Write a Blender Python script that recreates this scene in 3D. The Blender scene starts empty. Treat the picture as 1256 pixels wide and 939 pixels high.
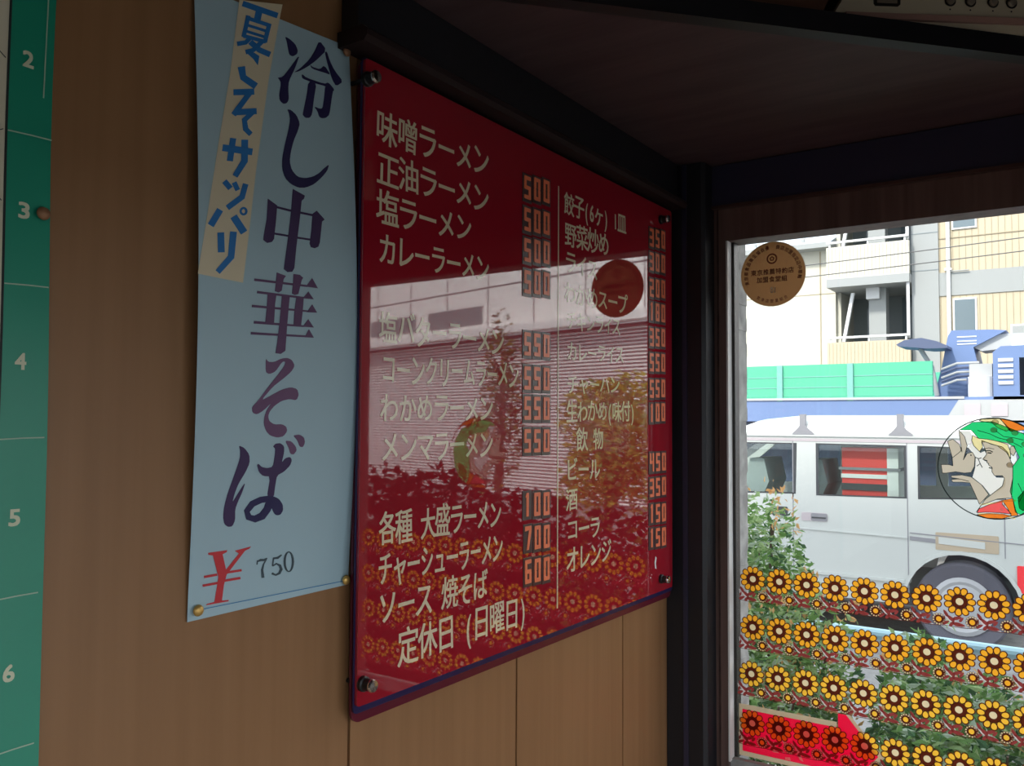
import bpy, bmesh, math, random
from mathutils import Vector, Matrix
random.seed(7)
C = bpy.context.scene
COL = C.collection
E = 1.56            # eye height above the floor; measured heights below are relative to it

# ---------------------------------------------------------------- camera
cam = bpy.data.cameras.new('camera'); cam_ob = bpy.data.objects.new('camera', cam); COL.objects.link(cam_ob)
yaw, pitch, roll = math.radians(34.2143), math.radians(2.592), math.radians(0.3223)
fw = Vector((-math.sin(yaw)*math.cos(pitch), math.cos(yaw)*math.cos(pitch), math.sin(pitch)))
rt = Vector((math.cos(yaw), math.sin(yaw), 0)); up = rt.cross(fw)
rt2 = math.cos(roll)*rt + math.sin(roll)*up; up2 = -math.sin(roll)*rt + math.cos(roll)*up
m = Matrix((rt2, up2, -fw)).transposed().to_4x4(); m.translation = (0.6, -1.4575, E)
cam_ob.matrix_world = m
cam.sensor_fit = 'HORIZONTAL'; cam.sensor_width = 36; cam.lens = 36*1049.6/1256
cam.clip_start = 0.02; cam.clip_end = 400
C.camera = cam_ob

# ---------------------------------------------------------------- world, sun, exposure
C.view_settings.view_transform = 'Standard'; C.view_settings.look = 'None'
C.view_settings.gamma = 1; C.view_settings.use_curve_mapping = False
C.view_settings.exposure = 0.0
w = bpy.data.worlds.new('world'); C.world = w; w.use_nodes = True
bg = w.node_tree.nodes['Background']
bg.inputs['Color'].default_value = (0.86, 0.93, 1.0, 1); bg.inputs['Strength'].default_value = 2.9
sun = bpy.data.lights.new('sun', 'SUN'); sun.energy = 5.0; sun.angle = math.radians(6); sun.color = (1, 0.96, 0.88)
sun_ob = bpy.data.objects.new('sun', sun); COL.objects.link(sun_ob)
sun_ob.rotation_euler = Vector((0.22, 0.88, -0.85)).to_track_quat('-Z', 'Y').to_euler()
# daylight enters by the glazed front: a portal over the opening helps the renderer find it
por = bpy.data.lights.new('front_portal', 'AREA'); por.shape = 'RECTANGLE'; por.size = 1.5; por.size_y = 1.9
por.cycles.is_portal = True
por_ob = bpy.data.objects.new('front_portal', por); COL.objects.link(por_ob)
por_ob.location = (0.70, 0.14, 0.95); por_ob.rotation_euler = (math.radians(-90), 0, 0)
por2 = bpy.data.lights.new('side_portal', 'AREA'); por2.shape = 'RECTANGLE'; por2.size = 4.6; por2.size_y = 1.20
por2.cycles.is_portal = True
por2_ob = bpy.data.objects.new('side_portal', por2); COL.objects.link(por2_ob)
por2_ob.location = (1.48, -2.55, 1.13); por2_ob.rotation_euler = (math.radians(90), 0, math.radians(90))
try:
    C.cycles.use_denoising = True; C.cycles.denoiser = 'OPENIMAGEDENOISE'
    C.cycles.max_bounces = 10; C.cycles.diffuse_bounces = 5; C.cycles.glossy_bounces = 4
    C.cycles.transparent_max_bounces = 24; C.cycles.sample_clamp_indirect = 6
except Exception: pass

# ---------------------------------------------------------------- materials
MATS = {}
def mat(name, col, rough=0.6, metal=0.0, spec=0.5, ior=1.5):
    if name in MATS: return MATS[name]
    m = bpy.data.materials.new(name); m.use_nodes = True
    b = m.node_tree.nodes['Principled BSDF']
    b.inputs['Base Color'].default_value = (*col, 1); b.inputs['Roughness'].default_value = rough
    b.inputs['Metallic'].default_value = metal; b.inputs['Specular IOR Level'].default_value = spec
    b.inputs['IOR'].default_value = ior
    MATS[name] = m; return m
def noisy(name, c1, c2, scale=(8, 8, 8), rough=0.7, detail=4, bump=0.0, spec=0.3, lo=0.35, hi=0.65):
    m = mat(name, c1, rough, spec=spec); nt = m.node_tree; b = nt.nodes['Principled BSDF']
    tc = nt.nodes.new('ShaderNodeTexCoord'); mp = nt.nodes.new('ShaderNodeMapping'); mp.inputs['Scale'].default_value = scale
    n = nt.nodes.new('ShaderNodeTexNoise'); n.inputs['Detail'].default_value = detail; n.inputs['Scale'].default_value = 1
    r = nt.nodes.new('ShaderNodeValToRGB'); r.color_ramp.elements[0].position = lo; r.color_ramp.elements[1].position = hi
    r.color_ramp.elements[0].color = (*c1, 1); r.color_ramp.elements[1].color = (*c2, 1)
    nt.links.new(tc.outputs['Object'], mp.inputs['Vector']); nt.links.new(mp.outputs['Vector'], n.inputs['Vector'])
    nt.links.new(n.outputs['Fac'], r.inputs['Fac']); nt.links.new(r.outputs['Color'], b.inputs['Base Color'])
    if bump:
        bp = nt.nodes.new('ShaderNodeBump'); bp.inputs['Strength'].default_value = bump; bp.inputs['Distance'].default_value = 0.002
        nt.links.new(n.outputs['Fac'], bp.inputs['Height']); nt.links.new(bp.outputs['Normal'], b.inputs['Normal'])
    return m
def glow_through(name, col, t=0.75):          # thin stained film: light passes through it
    m = bpy.data.materials.new(name); m.use_nodes = True; nt = m.node_tree; nt.nodes.clear()
    o = nt.nodes.new('ShaderNodeOutputMaterial'); mx = nt.nodes.new('ShaderNodeMixShader'); mx.inputs[0].default_value = t
    d = nt.nodes.new('ShaderNodeBsdfDiffuse'); tr = nt.nodes.new('ShaderNodeBsdfTranslucent')
    d.inputs[0].default_value = (*col, 1); tr.inputs[0].default_value = (*col, 1)
    nt.links.new(d.outputs[0], mx.inputs[1]); nt.links.new(tr.outputs[0], mx.inputs[2]); nt.links.new(mx.outputs[0], o.inputs[0])
    MATS[name] = m; return m
def glass(name, tint=(1, 1, 1), ior=1.45, rough=0.0):
    m = bpy.data.materials.new(name); m.use_nodes = True; nt = m.node_tree; nt.nodes.clear()
    o = nt.nodes.new('ShaderNodeOutputMaterial'); mx = nt.nodes.new('ShaderNodeMixShader'); lw = nt.nodes.new('ShaderNodeLayerWeight')
    lw.inputs['Blend'].default_value = 0.5; pw = nt.nodes.new('ShaderNodeMath'); pw.operation = 'POWER'; pw.inputs[1].default_value = 5
    fr = nt.nodes.new('ShaderNodeMath'); fr.operation = 'MULTIPLY_ADD'; fr.inputs[1].default_value = 0.9; fr.inputs[2].default_value = 0.03
    nt.links.new(lw.outputs['Facing'], pw.inputs[0]); nt.links.new(pw.outputs[0], fr.inputs[0])
    t = nt.nodes.new('ShaderNodeBsdfTransparent'); t.inputs[0].default_value = (*tint, 1)
    g = nt.nodes.new('ShaderNodeBsdfGlossy'); g.inputs['Roughness'].default_value = rough
    nt.links.new(fr.outputs[0], mx.inputs[0]); nt.links.new(t.outputs[0], mx.inputs[1]); nt.links.new(g.outputs[0], mx.inputs[2])
    nt.links.new(mx.outputs[0], o.inputs[0]); MATS[name] = m; return m
def leafmat(name, col):
    m = bpy.data.materials.new(name); m.use_nodes = True; nt = m.node_tree; nt.nodes.clear()
    o = nt.nodes.new('ShaderNodeOutputMaterial'); mx = nt.nodes.new('ShaderNodeMixShader'); mx.inputs[0].default_value = 0.4
    d = nt.nodes.new('ShaderNodeBsdfDiffuse'); tr = nt.nodes.new('ShaderNodeBsdfTranslucent')
    d.inputs[0].default_value = (*col, 1); tr.inputs[0].default_value = (*col, 1)
    nt.links.new(d.outputs[0], mx.inputs[1]); nt.links.new(tr.outputs[0], mx.inputs[2])
    nt.links.new(mx.outputs[0], o.inputs[0]); MATS[name] = m; return m

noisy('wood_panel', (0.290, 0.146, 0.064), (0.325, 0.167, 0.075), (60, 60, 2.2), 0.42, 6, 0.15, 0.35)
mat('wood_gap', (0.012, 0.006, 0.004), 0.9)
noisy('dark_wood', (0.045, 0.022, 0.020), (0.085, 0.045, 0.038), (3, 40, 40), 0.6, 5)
noisy('frame_wood', (0.125, 0.075, 0.066), (0.185, 0.115, 0.098), (60, 60, 3), 0.5, 5)
mat('black_paint', (0.012, 0.012, 0.016), 0.5)
mat('navy_paint', (0.03, 0.028, 0.06), 0.5)
noisy('shelf_ply', (0.078, 0.046, 0.052), (0.108, 0.066, 0.071), (5, 40, 40), 0.6, 5)
mat('aluminium', (0.62, 0.62, 0.62), 0.35, 0.8)
mat('bead_daylit', (0.86, 0.86, 0.84), 0.4)
noisy('concrete', (0.30, 0.30, 0.29), (0.48, 0.48, 0.46), (30, 30, 30), 0.9, 6, 0.4)
noisy('plaster', (0.50, 0.47, 0.42), (0.56, 0.53, 0.47), (4, 4, 4), 0.9)
noisy('floor_tile', (0.10, 0.08, 0.07), (0.15, 0.12, 0.10), (5, 5, 5), 0.5)
noisy('asphalt', (0.18, 0.18, 0.18), (0.24, 0.24, 0.23), (12, 12, 12), 0.9)
noisy('paving', (0.42, 0.41, 0.39), (0.52, 0.51, 0.49), (9, 9, 9), 0.9)
glass('window_glass')
mat('poster_blue', (0.42, 0.585, 0.655), 0.55)
mat('banner_cream', (0.76, 0.66, 0.46), 0.6)
mat('banner_blue', (0.018, 0.19, 0.52), 0.6)
mat('ink_navy', (0.016, 0.011, 0.085), 0.6)
mat('ink_plum', (0.048, 0.020, 0.095), 0.6)
mat('ink_mauve', (0.125, 0.055, 0.14), 0.6)
mat('ink_pink', (0.165, 0.075, 0.165), 0.6)
mat('ink_red', (0.62, 0.035, 0.045), 0.6)
mat('ink_grey', (0.05, 0.08, 0.10), 0.6)
mat('ink_line', (0.06, 0.24, 0.48), 0.6)
mat('board_red', (0.36, 0.011, 0.024), 0.02, ior=1.98)
mat('batten', (0.026, 0.014, 0.014), 0.7, spec=0.2)
mat('board_back', (0.12, 0.01, 0.025), 0.25)
mat('board_edge', (0.018, 0.012, 0.07), 0.3)
mat('board_cream', (0.84, 0.7, 0.49), 0.05, ior=1.75)
mat('digit_orange', (1.0, 0.24, 0.11), 0.35, ior=1.5)
mat('tile_dark', (0.085, 0.045, 0.045), 0.3, ior=1.5)
noisy('soil', (0.06, 0.045, 0.03), (0.12, 0.09, 0.06), (20, 20, 20), 0.95)
mat('bounce_counter_top', (0.62, 0.58, 0.5), 0.5)
noisy('dark_tar', (0.05, 0.05, 0.05), (0.09, 0.09, 0.09), (12, 12, 12), 0.9)
mat('screw_black', (0.015, 0.015, 0.015), 0.4)
mat('chrome', (0.75, 0.74, 0.72), 0.18, 1.0)
mat('brass', (0.72, 0.45, 0.13), 0.38, 0.55)
mat('brass_dull', (0.34, 0.17, 0.085), 0.5, 0.3)
mat('map_green', (0.012, 0.30, 0.185), 0.35)
mat('map_cream', (0.72, 0.66, 0.50), 0.6)
mat('map_line', (0.40, 0.55, 0.42), 0.6)
mat('map_digit', (0.70, 0.72, 0.52), 0.6)
mat('map_black', (0.015, 0.02, 0.02), 0.6)
mat('set_cream', (0.74, 0.65, 0.47), 0.45)
mat('set_brown', (0.16, 0.075, 0.045), 0.45)
mat('set_pink', (0.55, 0.33, 0.27), 0.4)
mat('set_dark', (0.03, 0.025, 0.022), 0.4)
mat('set_button', (0.30, 0.25, 0.19), 0.35)
glow_through('petal_orange', (0.98, 0.44, 0.03), 0.8)
glow_through('petal_yellow', (0.98, 0.54, 0.05), 0.8)
glow_through('petal_outline', (0.13, 0.025, 0.012), 0.6)
glow_through('petal_centre', (0.86, 0.70, 0.42), 0.75)
glow_through('leaf_maroon', (0.32, 0.055, 0.05), 0.7)
glow_through('stem_pale', (0.70, 0.60, 0.58), 0.7)
glow_through('badge_brown', (0.34, 0.17, 0.07), 0.5)
glow_through('badge_rim', (0.42, 0.33, 0.22), 0.5)
glow_through('badge_ink', (0.16, 0.05, 0.028), 0.45)
glow_through('badge_white', (0.75, 0.68, 0.58), 0.5)
glow_through('stain_green', (0.03, 0.72, 0.22), 0.8)
glow_through('stain_dark_green', (0.01, 0.36, 0.13), 0.75)
glow_through('stain_skin', (0.66, 0.57, 0.44), 0.8)
glow_through('stain_yellow', (0.98, 0.85, 0.42), 0.8)
glow_through('stain_orange', (1.0, 0.26, 0.03), 0.8)
glow_through('stain_pink', (1.0, 0.13, 0.13), 0.8)
glow_through('stain_line', (0.035, 0.05, 0.045), 0.4)
glow_through('arrow_pink', (1.0, 0.02, 0.2), 0.8)
glow_through('arrow_cream', (0.80, 0.70, 0.56), 0.7)
glow_through('arrow_white', (0.95, 0.92, 0.85), 0.8)
mat('van_white', (0.5, 0.525, 0.505), 0.25)
mat('van_dark', (0.045, 0.05, 0.055), 0.35)
mat('van_grey', (0.24, 0.24, 0.26), 0.5)
mat('van_seat', (0.4, 0.44, 0.44), 0.8)
mat('van_pink', (0.44, 0.39, 0.41), 0.4)
mat('van_tan', (0.42, 0.345, 0.25), 0.5)
glass('van_glass', (0.86, 0.9, 0.885))
mat('tyre', (0.1, 0.1, 0.125), 0.8)
mat('wheel_grey', (0.42, 0.43, 0.45), 0.4, 0.2)
mat('lamp_red', (0.80, 0.05, 0.06), 0.25)
mat('box_red', (0.80, 0.07, 0.06), 0.5)
mat('box_white', (0.82, 0.82, 0.80), 0.5)
mat('truck_blue', (0.13, 0.195, 0.36), 0.4)
mat('truck_green', (0.075, 0.4, 0.24), 0.45)
mat('truck_post', (0.16, 0.38, 0.34), 0.5)
mat('truck_grey', (0.38, 0.39, 0.39), 0.5)
mat('truck_dark', (0.07, 0.09, 0.16), 0.5)
mat('truck_white', (0.6, 0.62, 0.64), 0.4)
mat('cream_wall', (0.52, 0.505, 0.43), 0.8)
mat('cream_siding', (0.47, 0.405, 0.29), 0.8)
mat('cream_seam', (0.33, 0.285, 0.2), 0.9)
mat('grey_wall', (0.3, 0.315, 0.31), 0.8)
mat('grey_recess', (0.2, 0.23, 0.24), 0.8)
mat('rail_white', (0.62, 0.63, 0.63), 0.5)
mat('window_dark', (0.13, 0.17, 0.19), 0.15)
mat('roof_blue', (0.38, 0.43, 0.48), 0.5)
mat('shutter', (0.84, 0.83, 0.81), 0.5)
mat('shutter_dark', (0.16, 0.15, 0.155), 0.6)
mat('panel_grey', (0.86, 0.83, 0.8), 0.6)
mat('bark', (0.10, 0.075, 0.055), 0.9)
mat('pipe_blue', (0.3, 0.48, 0.55), 0.4)
mat('cable', (0.10, 0.10, 0.10), 0.6)
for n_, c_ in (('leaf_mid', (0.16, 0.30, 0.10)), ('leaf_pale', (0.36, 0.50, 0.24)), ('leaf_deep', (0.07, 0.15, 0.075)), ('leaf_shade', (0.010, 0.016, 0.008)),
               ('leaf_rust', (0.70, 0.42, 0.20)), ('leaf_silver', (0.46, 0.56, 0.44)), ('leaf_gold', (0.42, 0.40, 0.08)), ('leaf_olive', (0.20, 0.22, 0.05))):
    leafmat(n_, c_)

# ---------------------------------------------------------------- mesh helpers
class MB:
    def __init__(s): s.v = []; s.f = []; s.m = []; s.names = []
    def mi(s, name):
        if name not in s.names: s.names.append(name)
        return s.names.index(name)
    def raw(s, v, f, m):
        o = len(s.v); s.v += [tuple(p) for p in v]; k = s.mi(m)
        for q in f: s.f.append([i+o for i in q]); s.m.append(k)
        return s
    def box(s, lo, hi, m):
        x0, y0, z0 = lo; x1, y1, z1 = hi
        v = [(x0,y0,z0),(x1,y0,z0),(x1,y1,z0),(x0,y1,z0),(x0,y0,z1),(x1,y0,z1),(x1,y1,z1),(x0,y1,z1)]
        return s.raw(v, [(0,3,2,1),(4,5,6,7),(0,1,5,4),(1,2,6,5),(2,3,7,6),(3,0,4,7)], m)
    def prism(s, pts, fn, d0, d1, m):          # 2-D outline pts mapped by fn(a, b, depth)
        n = len(pts); v = [fn(a, b, d0) for a, b in pts] + [fn(a, b, d1) for a, b in pts]
        f = [tuple(range(n))[::-1], tuple(range(n, 2*n))] + [(i, (i+1) % n, n+(i+1) % n, n+i) for i in range(n)]
        return s.raw(v, f, m)
    def flat(s, pts, fn, d, m): return s.raw([fn(a, b, d) for a, b in pts], [tuple(range(len(pts)))], m)
    def ring(s, outer, inner, fn, d, m):
        n = len(outer); v = [fn(a, b, d) for a, b in outer] + [fn(a, b, d) for a, b in inner]
        return s.raw(v, [(i, (i+1) % n, n+(i+1) % n, n+i) for i in range(n)], m)
    def tube(s, pts, r, m, seg=8, caps=True):
        pts = [Vector(p) for p in pts]; n = len(pts); rr = r if isinstance(r, (list, tuple)) else [r]*n
        o = len(s.v); v = []; f = []
        for i, p in enumerate(pts):
            t = (pts[min(i+1, n-1)] - pts[max(i-1, 0)]).normalized()
            a = t.cross(Vector((0,0,1)));  a = a.normalized() if a.length > 1e-3 else Vector((1,0,0))
            b = t.cross(a)
            v += [p + a*math.cos(k*2*math.pi/seg)*rr[i] + b*math.sin(k*2*math.pi/seg)*rr[i] for k in range(seg)]
        for i in range(n-1):
            for k in range(seg): f.append((i*seg+k, i*seg+(k+1) % seg, (i+1)*seg+(k+1) % seg, (i+1)*seg+k))
        if caps: f += [tuple(range(seg))[::-1], tuple(range((n-1)*seg, n*seg))]
        return s.raw(v, f, m)
    def lathe(s, prof, fn, m, seg=24):         # prof: (radius, depth) pairs, fn(a, b, depth)
        v = []; f = []; n = len(prof)
        for r, d in prof: v += [fn(r*math.cos(k*2*math.pi/seg), r*math.sin(k*2*math.pi/seg), d) for k in range(seg)]
        for i in range(n-1):
            for k in range(seg): f.append((i*seg+k, i*seg+(k+1) % seg, (i+1)*seg+(k+1) % seg, (i+1)*seg+k))
        f += [tuple(range(seg))[::-1], tuple(range((n-1)*seg, n*seg))]
        return s.raw(v, f, m)
    def build(s, name, parent=None, smooth=False, label=None, kind=None):
        me = bpy.data.meshes.new(name); me.from_pydata(s.v, [], s.f)
        for n in s.names: me.materials.append(MATS[n])
        me.polygons.foreach_set('material_index', s.m)
        if smooth: me.polygons.foreach_set('use_smooth', [True]*len(s.f))
        me.validate(); me.update()
        bm = bmesh.new(); bm.from_mesh(me); bmesh.ops.recalc_face_normals(bm, faces=bm.faces); bm.to_mesh(me); bm.free()
        o = bpy.data.objects.new(name, me); COL.objects.link(o)
        if parent is not None:
            o.parent = parent; o.matrix_parent_inverse = Matrix.Translation(-Vector(parent.location))
        if label: o['label'] = label
        if kind: o['kind'] = kind
        return o
def thing(name, label, cat, loc=(0,0,0), group=None):
    o = bpy.data.objects.new(name, None); COL.objects.link(o); o.location = loc; o.empty_display_size = 0.05
    o['label'] = label; o['category'] = cat
    if group: o['group'] = group
    return o
def tag(o, label, cat, group=None):
    o['label'] = label; o['category'] = cat
    if group: o['group'] = group
    return o
def structure(mb, name, parent=None):
    o = mb.build(name, parent); o['kind'] = 'structure'; return o
def circ(cx, cy, rx, ry=None, n=24, a0=0.0):
    ry = rx if ry is None else ry
    return [(cx+rx*math.cos(a0+k*2*math.pi/n), cy+ry*math.sin(a0+k*2*math.pi/n)) for k in range(n)]
def ribbon(P, wd):
    n = len(P); wd = wd if isinstance(wd, (list, tuple)) else [wd]*n; L = []; R = []
    for i in range(n):
        a = P[max(i-1, 0)]; b = P[min(i+1, n-1)]; tx, ty = b[0]-a[0], b[1]-a[1]; l = math.hypot(tx, ty) or 1
        L.append((P[i][0]-ty/l*wd[i]/2, P[i][1]+tx/l*wd[i]/2)); R.append((P[i][0]+ty/l*wd[i]/2, P[i][1]-tx/l*wd[i]/2))
    return L + R[::-1]
XW = -0.02                                     # face of the panelled left wall
def on_wall(a, b, d): return (XW+d, a, b+E)    # a: along the wall, b: height from the eye
def on_board(a, b, d): return (d, a, b+E)      # face of the menu board is x = 0
def on_glass(a, b, d): return (a, -d, b+E)     # d: towards the room

# lettering: outlines from the built-in font
_TXT = {}
def text_mesh(body):
    key = body
    if key in _TXT: return _TXT[key]
    cu = bpy.data.curves.new('txt', 'FONT'); cu.body = body; cu.size = 1; cu.resolution_u = 3
    ob = bpy.data.objects.new('txt', cu); COL.objects.link(ob)
    bpy.context.view_layer.update()
    me = bpy.data.meshes.new_from_object(ob.evaluated_get(bpy.context.evaluated_depsgraph_get()))
    v = [(p.co.x, p.co.y) for p in me.vertices]; f = [tuple(p.vertices) for p in me.polygons]
    bpy.data.objects.remove(ob); bpy.data.curves.remove(cu); bpy.data.meshes.remove(me)
    _TXT[key] = (v, f); return v, f
def letters(mb, body, box, fn, d, m, bold=0.0, skew=0.0):
    v, f = text_mesh(body)                     # bold: stroke thickening, in metres, by overlaid shifted outlines
    if not v: return mb
    xs = [p[0] for p in v]; ys = [p[1] for p in v]
    x0, x1, y0, y1 = min(xs), max(xs), min(ys), max(ys); a0, a1, b0, b1 = box
    for k, (sx, sy) in enumerate(((0, 0), (1, 1), (-1, 1), (1, -1), (-1, -1)) if bold else ((0, 0),)):
        q = []
        for x, y in v:
            t = (x-x0)/(x1-x0); q.append(fn(a0+t*(a1-a0)+sx*bold, b0+(y-y0)/(y1-y0)*(b1-b0)+t*skew+sy*bold, d+0.000004*k))
        mb.raw(q, f, m)
    return mb
HALF = set(' ()61')
def painted_line(body, box, skew, fn, d, m, bold, rd):
    a0, a1, b0, b1 = box; cells = [0.55 if ch in HALF else 1.0 for ch in body]; cw = (a1-a0)/sum(cells); x = a0; words = [MB()]
    rv, _ = text_mesh('国'); ry0, ry1 = min(p[1] for p in rv), max(p[1] for p in rv); rx0, rx1 = min(p[0] for p in rv), max(p[0] for p in rv)
    rcx, rw = (rx0+rx1)/2, (rx1-rx0)*1.03
    for ch, c in zip(body, cells):
        if ch != ' ':
            v, f = text_mesh(ch); half = c < 1; cx = x+cw*c/2; sc = rd.uniform(0.93, 1.04); an = rd.uniform(-0.035, 0.035); dz = rd.uniform(-0.03, 0.03)*(b1-b0)
            mid = (min(p[0] for p in v)+max(p[0] for p in v))/2 if half else rcx
            t = (cx-a0)/(a1-a0)
            for k, (sx, sy) in enumerate(((0, 0), (1, 0.6), (-1, 0.6), (1, -0.6), (-1, -0.6))):
                q = []
                for px_, py_ in v:
                    u = (px_-mid)/rw*cw*0.93*sc*(0.85 if half else 1); w_ = ((py_-ry0)/(ry1-ry0)-0.5)*(b1-b0)*sc
                    q.append(fn(cx+u-w_*an+sx*bold, (b0+b1)/2+w_+u*an+dz+t*skew+sy*bold, d+0.000004*k))
                words[-1].raw(q, f, m)
        else:
            words.append(MB())
        x += cw*c
    return words
def fill_2d(loops, depth, fn, m, mb):          # outline with holes, extruded
    cu = bpy.data.curves.new('fill', 'CURVE'); cu.dimensions = '2D'; cu.fill_mode = 'BOTH'; cu.extrude = depth/2
    for lp in loops:
        s = cu.splines.new('POLY'); s.points.add(len(lp)-1); s.use_cyclic_u = True
        for i, (a, b) in enumerate(lp): s.points[i].co = (a, b, 0, 1)
    ob = bpy.data.objects.new('fill', cu); COL.objects.link(ob); bpy.context.view_layer.update()
    me = bpy.data.meshes.new_from_object(ob.evaluated_get(bpy.context.evaluated_depsgraph_get()))
    mb.raw([fn(p.co.x, p.co.y, p.co.z+depth/2) for p in me.vertices], [tuple(p.vertices) for p in me.polygons], m)
    bpy.data.objects.remove(ob); bpy.data.curves.remove(cu); bpy.data.meshes.remove(me)
    return mb

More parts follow.
